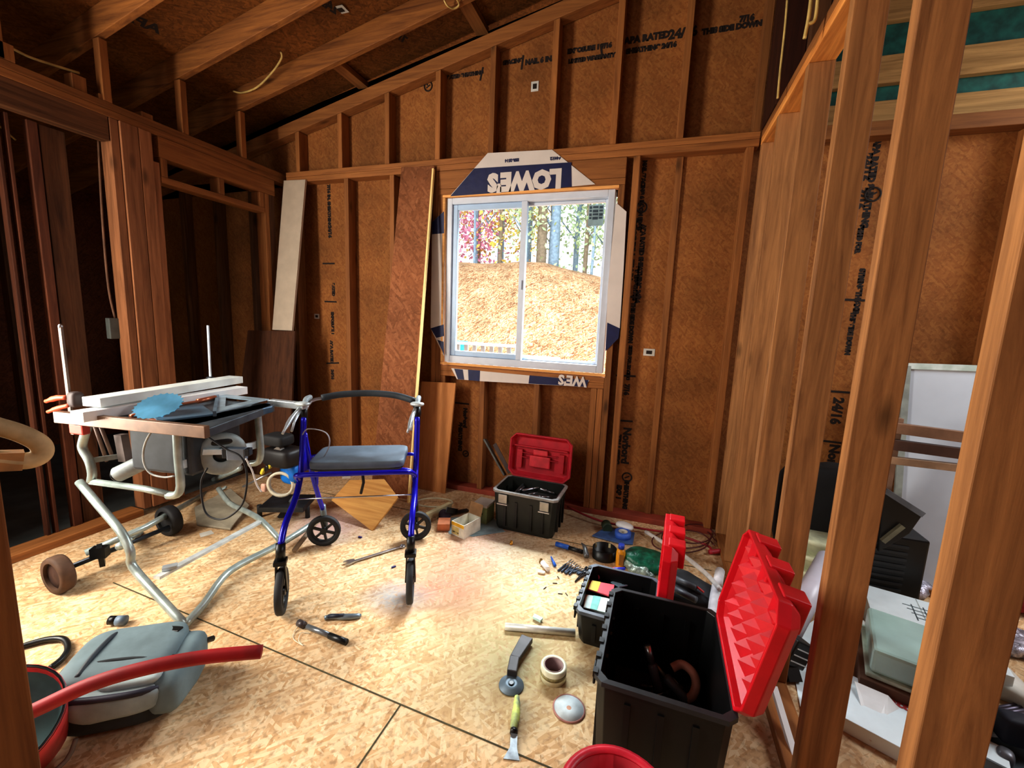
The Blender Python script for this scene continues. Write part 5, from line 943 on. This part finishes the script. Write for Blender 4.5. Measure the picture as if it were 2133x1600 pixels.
# ================================================================== NEXT ROOM (seen between the partition studs)
dn = thing('white_door_panel', 'white door panel leaning on the next room wall, dented low down', 'panel', (1.42, D-.1, 0))
pq = [P(1888, 762, 1, D-.04), P(2024, 766, 1, D-.04), P(1975, 1205, 1, D-.22), P(1868, 1200, 1, D-.22)]
MB().prism([pq[0], pq[1]+Vector((.06, 0, 0)), Vector((pq[1].x+.06, D-.24, .03)), Vector((pq[0].x, D-.24, .03))], (0, .03, 0)).build('slab', plain('door_white', rgb(196, 204, 214), .45, vary=.08, scale=3), dn)
MB().beam(pq[0]+Vector((0, -.006, 0)), pq[1]+Vector((.06, -.006, 0)), .012, .03, (0, 0, 1)).build('edge_trim', plain('trim_mint', rgb(220, 240, 232), .4), dn); MB().beam(pq[0]+Vector((0, -.006, 0)), Vector((pq[0].x, D-.25, .03)), .03, .012, (0, 1, 0)).build('edge_trim', plain('trim_grey', rgb(150, 156, 150), .5), dn)
for i, (ya, yb, th, c) in enumerate(((890, 903, .05, rgb(150, 116, 92)), (925, 938, .05, rgb(86, 60, 50)), (958, 968, .035, rgb(170, 140, 112)))):
    a = P(1855, ya, 1, D-.34); b = P(2012, yb+8, 1, D-.34); one('wood_rail', MB().beam(a, b+(b-a)*.3, .03, th), plain('railtone%d' % i, c, .6), ['upper brown rail across the white door panel', 'middle dark rail across the white door panel', 'lower thin rail across the white door panel'][i], 'rail', 'rails in front of the white door panel', .002)
one('rail_post', MB().beam(P(1866, 870, 1, D-.30), Vector((P(1866, 870, 1, D-.30).x, D-.30, .0)), .05, .04, (0, 1, 0)), plain('post_pinkish', rgb(150, 120, 100), .6), 'upright end post of the wooden rails in the next room', 'post', bevel=.002)
# black office chair like plastic piece
ch = thing('black_plastic_crate', 'black plastic crate with grey angled lid standing in the next room', 'crate', (1.18, 2.45, 0))
c0 = P(1850, 1150, 1, 2.45); MB().box(c0.x-.12, c0.x+.13, 2.40, 2.55, 0.0, .34).build('body', BLK, ch, bevel=.01)
mb = MB()
for i in range(9): mb.box(c0.x-.10, c0.x+.05, 2.394, 2.401, .03+i*.032, .042+i*.032)
mb.build('vent_slats', plain('slat_black', rgb(44, 46, 48), .5), ch)
g0 = [P(1842, 1022, 1, 2.38), P(1922, 1074, 1, 2.38), P(1895, 1112, 1, 2.38), P(1850, 1140, 1, 2.38), P(1830, 1150, 1, 2.38)]
MB().prism(g0, (0, .14, .0)).build('lid', plain('lid_black', rgb(26, 27, 28), .4), ch, bevel=.004)
MB().beam(P(1842, 1021, 1, 2.37), P(1922, 1072, 1, 2.37), .02, .025).build('lid_edge', plain('edge_grey', rgb(110, 118, 128), .4), ch); MB().beam(P(1838, 1128, 1, 2.37), P(1880, 1095, 1, 2.37), .02, .02).build('lid_handle', plain('handle_olive', rgb(140, 140, 118), .5), ch)
bp0 = P(1695, 1115, 1, 2.42)
one('dark_bag', MB().soft((bp0.x+.06, 2.62, .30), (.36, .2, .60), None, .5, 24, 14, .12, 6), plain('bag_black', rgb(16, 15, 16), .8), 'tall black bag standing against the wall of the next room', 'bag')
c_ = FL(1690, 1215); 
for i in range(3):
    cc = Vector((c_.x+.01*i, c_.y+.05, .085*i+.001)); one('cream_bucket', MB().lathe([(0, 0), (.10, 0), (.115, .06), (.125, .062), (.125, .082), (.118, .084), (0, .083)], cc, (0, 0, 1), 32), plain('bucket_cream', rgb(214, 220, 190), .5), ['cream lidded tub on the floor, bottom of the stack of three', 'cream lidded tub, middle of the stack of three', 'cream lidded tub, top of the stack of three'][i], 'tub', 'stack of cream tubs')
WP = plain('pipe_white', rgb(226, 226, 240), .35, vary=.05)
one('white_pipe', MB().tube([T(1725, 1165, .26), T(1640, 1320, .10)], .045, 24), WP, 'fat white drain pipe slanting between the partition studs', 'pipe')
t = thing('black_vent_boot', 'black ribbed vent fitting on the floor right of the large red lid', 'vent', FL(1650, 1390))
vM = Matrix.Translation(T(1650, 1352, .09)) @ Matrix.Rotation(.6, 4, 'Z') @ Matrix.Rotation(.5, 4, 'Y')
MB(vM).box(-.05, .05, -.04, .04, -.05, .05).build('body', BLK, t, bevel=.006); mb = MB(vM)
for i in range(3): mb.box(-.046, .046, -.043, -.041, -.03+i*.025, -.026+i*.025)
mb.build('slot_line', plain('slot_white', rgb(210, 214, 214), .4), t)
MB().beam(T(1640, 1385, .04), T(1650, 1420, .0), .05, .05).build('foot', BLK, t)
one('white_stick', MB().beam(T(1612, 1432, .10), T(1662, 1600, .02), .018, .018), WHT, 'long white square stick leaning from the large red lid to the floor', 'stick')
one('floor_timber', MB().beam(FL(1790, 1200, .02), FL(1945, 1235, .02), .04, .038), WX, 'timber batten lying on the floor of the next room', 'timber', bevel=.002)
CW = plain('carton_bright', rgb(228, 240, 244), .5, vary=.04)
def carton(name, label, x0, x1, y0, y1, h_, rz, mat, extra=None, cat='box'):
    cx_, cy_ = (x0+x1)/2, (y0+y1)/2; M = Matrix.Translation((cx_, cy_, 0)) @ Matrix.Rotation(rz, 4, 'Z'); t = thing(name, label, cat, (cx_, cy_, 0)); a, b = (x1-x0)/2, (y1-y0)/2
    MB(M).box(-a, a, -b, b, .0005, h_).build('box', mat, t, bevel=.002); MB(M).box(-.002, .002, -b, b, h_, h_+.0006).build('tape_seam', plain('seam', rgb(180, 190, 190), .5), t); return t, M, a, b
t, M, a, b = carton('white_carton', 'white carton with a line drawing printed on top in the next room', 1.0, 1.38, 1.90, 2.30, .10, -.25, CW)
mb = MB(M)
for i in range(4): mb.box(-.03-.01*i, .09-.01*i, .02+i*.03, .025+i*.03, .1006, .1012)
for i in range(3): mb.box(-.03+i*.04, -.026+i*.04, .0, .13, .1006, .1012)
mb.build('line_drawing', plain('draw_ink', rgb(90, 104, 110), .6), t)
bx_ = thing('clear_bin', 'translucent plastic bin upside down in front of the white carton', 'bin', (.98, 1.86, .12))
Mb = Matrix.Translation((1.0, 1.80, 0)) @ Matrix.Rotation(-.32, 4, 'Z')
CP = plain('clear_plastic', rgb(176, 206, 200), .2, vary=.12, scale=6)
MB(Mb).box(-.13, .13, -.15, .15, .10, .19).build('box', CP, bx_, bevel=.012); MB(Mb).box(-.14, .14, -.16, .16, .085, .10).build('rim', plain('clear_rim', rgb(190, 210, 196), .3), bx_, bevel=.004)
t, M, a, b = carton('brown_carton', 'brown carton under the translucent bin', .84, 1.16, 1.62, 1.95, .083, -.32, plain('carton_brown', rgb(104, 70, 50), .8))
t, M, a, b = carton('long_carton', 'white carton with red lettering on its edge, nearest in the next room', .70, 1.10, 1.42, 1.66, .05, -.45, CW)
vs, fs = text_mesh('Battery', .035, M @ frame((-.10, .07, .0512), (1, 0, 0), (0, 1, 0)), .002); MB().add(vs, fs).build('red_lettering', plain('letter_red', rgb(170, 60, 60), .5), t)
one('paper_flap', MB().prism([T(1780, 1420, .07), T(1850, 1450, .07), T(1893, 1500, .03), T(1845, 1545, .02), T(1812, 1545, .02)], (0, 0, .002)), WHT, 'folded white cardboard flap hanging off the near carton', 'flap')
one('white_sheet', MB().prism([FL(1640, 1330, .001), FL(1700, 1290, .001), FL(1705, 1450, .001), FL(1668, 1480, .001)], (0, 0, .003)), CW, 'white sheet on the floor between the second and third studs', 'sheet')
rn = random.Random(3)
def crumple(label, c, sz, mat, seed, name='crumpled_plastic'): return one(name, MB().soft(c, sz, Matrix.Rotation(seed, 3, 'Z'), .9, 24, 12, .55, 16), mat, label, 'plastic')
FO = plain('foil', rgb(178, 176, 190), .25, .4, vary=.5, scale=50, bump=.9)
crumple('shiny crumpled plastic on the floor behind the white carton', FL(1885, 1222, .03), (.26, .12, .08), FO, .3)
crumple('shiny crumpled film at the right edge of the next room floor', FL(2120, 1340, .03), (.2, .16, .08), FO, 1.3)
crumple('white crumpled bag on the floor right of the nearest stud', FL(2095, 1430, .03), (.2, .14, .08), WHD, 2.1)
crumple('white cloth between the third stud and the clear bin', FL(1775, 1300, .04), (.12, .16, .10), WHD, .9)
for i in range(5): one('metal_rod', MB().tube([FL(2060, 1478+i*6, .01+.006*i), FL(2180, 1455+i*9, .01+.006*i)], .006, 7), plain('rod_mauve', rgb(110, 104, 120), .4, .5), 'thin grey rod in the bundle at the right edge', 'rod', 'bundle of rods at the right edge')
t = thing('grey_tool_case', 'open grey tool case at the lower right corner', 'case', (1.12, 1.50, 0))
Mg = Matrix.Translation((1.14, 1.50, 0)) @ Matrix.Rotation(-.5, 4, 'Z'); gc = plain('case_grey', rgb(90, 100, 106), .5)
mb = MB(Mg)
for q in ((-.16, .16, -.12, -.113, 0, .1), (-.16, .16, .113, .12, 0, .1), (-.16, -.153, -.113, .113, 0, .1), (.153, .16, -.113, .113, 0, .1), (-.153, .153, -.113, .113, 0, .006)): mb.box(*q)
mb.build('body', gc, t); mb = MB(Mg)
for i in range(4): mb.soft((-.1+i*.06, .02*(i % 2), .04), (.04, .05, .05), e=.7)
mb.build('contents', plain('case_stuff', rgb(120, 120, 126), .4, .4), t, kind='stuff')
one('dark_pouch', MB().soft(FL(2120, 1520, .10), (.10, .06, .09), e=.4), plain('pouch', rgb(30, 34, 50), .7), 'dark pouch on the white wrapping above the grey case', 'pouch')
one('white_wrapping', MB().prism([FL(2050, 1500, .04), FL(2180, 1500, .05), FL(2180, 1545, .05), FL(2060, 1535, .04)], (0, 0, .012)), WHT, 'white wrapping lying behind the grey tool case', 'wrapping')
one('red_cloth', MB().soft(FL(2140, 1240, .08), (.25, .2, .16), e=.7, wob=.3, ws=9), plain('cloth_red', rgb(120, 10, 20), .8), 'dark red cloth bundle at the right edge of the frame', 'cloth')
# ================================================================== ON THE WALLS AND ROOF
eb = thing('electrical_box', 'grey electrical box on the dark left wall with a cable running up', 'electrical box', (-3.2, 1.55, 1.1))
e0 = (-3.05, 1.5); ev = lambda x, y: PV(x, y, (-3.02, 1.5), (0, 1))
stick('cable_stud', -3.06, -3.022, 1.42, 1.52, -.019, 2.17, DZ, 'dim stud behind the electrical box left of the built-up post', 'stud')
q = ev(240, 684); MB().box(-3.022, -2.985, q.y-.045, q.y+.04, q.z-.06, q.z+.06).build('box', plain('box_grey', rgb(84, 88, 84), .6), eb, bevel=.004)
MB().tube([q+Vector((.01, 0, .05)), ev(226, 600), ev(215, 480), ev(208, 360), ev(205, 290)], .006, 8, curve=4).build('feed_cable', plain('feed', rgb(120, 84, 60), .6), eb)
for i, (x, w_, lb) in enumerate(((92, .04, 'broad dim stud of the wide left opening'), (42, .014, 'thin dim pole left of the broad dim stud'), (22, .014, 'outermost thin dim pole at the left edge'))):
    p = ev(x, 500); stick('dim_stud', -3.045, -3.008, p.y-w_/2, p.y+w_/2, -.019, 2.17, wood('dim_wood', rgb(110, 64, 42), rgb(64, 34, 22), 2), lb, 'stud', 'dim studs in the wide left opening')  # wood colour darkened to paint the dimness of the left opening
YC = plain('cable_yellow', rgb(206, 178, 110), .5)
def rp_(x, y, off=.02):
    d0 = ray(x, y); t = (zd(0)-off-EYE)/(d0.z-SL*d0.x); return CAM+d0*t
cable('roof_cable', [rp_(585, 108, .03), rp_(586, 122, .05), rp_(566, 152, .07), rp_(535, 182, .08), rp_(505, 193, .06), rp_(486, 190, .03)], .006, YC, 'pale cable hanging in a loop under the roof deck')
cable('roof_cable', [rp_(925, 0, .14), rp_(932, 12, .16), rp_(945, 18, .16), rp_(956, 10, .15), rp_(950, -5, .14)], .005, YC, 'small pale cable loop at the top of the picture below a rafter')
kk = lambda x, y: P(x, y, 0, XL-.12)
cable('wall_cable', [kk(20, 98), kk(60, 118), kk(110, 135), kk(165, 152)], .006, YC, 'pale cable stretched above the left wall plate')
cable('wall_cable', [P(-10, 255, 0, -3.6), P(33, 292, 0, -3.6)], .005, YC, 'short pale cable in the dark at the far left')
uu_ = lambda x, y: P(x, y, 0, XR+.02)
cable('upper_cable', [P(1640, 0, 1, 2.3), P(1635, 60, 1, 2.3), P(1625, 150, 1, 2.3), P(1620, 205, 1, 2.3)], .005, YC, 'pale cable hanging beside the dark ridge post')
for i in range(2): cable('upper_cable', [P(1690+i*14, -5, 1, 1.85), P(1684+i*14, 40, 1, 1.85), P(1676+i*8, 80-i*30, 1, 1.85)], .006, YC, ['left of two pale cables above the partition plate', 'right of two pale cables above the partition plate'][i])
# ================================================================== LIGHT
w = bpy.data.worlds.new('world'); sc.world = w; w.use_nodes = True; wn_ = w.node_tree.nodes; bg = wn_['Background']
bg.inputs[0].default_value = (.93, .97, 1, 1); bg.inputs[1].default_value = 1.25
def area(name, loc, rot, sx, sy, pw_, c=(1, 1, 1)):
    l = bpy.data.lights.new(name, 'AREA'); l.shape = 'RECTANGLE'; l.size = sx; l.size_y = sy; l.energy = pw_; l.color = c
    o = bpy.data.objects.new(name, l); COL.objects.link(o); o.location = loc; o.rotation_euler = rot; return o
def aim(o, tgt): o.rotation_euler = (Vector(tgt)-o.location).to_track_quat('-Z', 'Y').to_euler()
a = area('sky_through_window', (-1.0, D+1.9, 3.95), (0, 0, 0), 5, 1.5, 1350, (.97, .98, 1)); aim(a, (-.5, 1.0, .4))
a = area('hillside_fill', (-1.2, 6.0, 3.9), (0, 0, 0), 8, 2, 380, (1, .97, .92)); aim(a, (-2, 11, 0))  # added lamp that brightens the hill outside
a = area('fill_behind_camera', (-1.5, -1.4, 1.6), (0, 0, 0), 1.6, 1.9, 11, (1, .97, .93)); aim(a, (.2, 1.7, .7))  # added mild fill from behind the camera
a = area('left_stud_fill', (-2.84, .30, 1.5), (0, 0, 0), .6, 1.9, 64, (1, .95, .86)); aim(a, (.5, 1.5, 1.2))  # added lamp, lights the narrow stud faces from the left
a = area('next_room_daylight', (2.9, 2.0, 2.3), (0, 0, 0), 1.2, 1.4, 42, (.93, .97, 1)); aim(a, (1.2, 1.7, .2))
sc.view_settings.view_transform = 'Standard'; sc.view_settings.look = 'None'; sc.view_settings.exposure = .9; sc.view_settings.gamma = .84
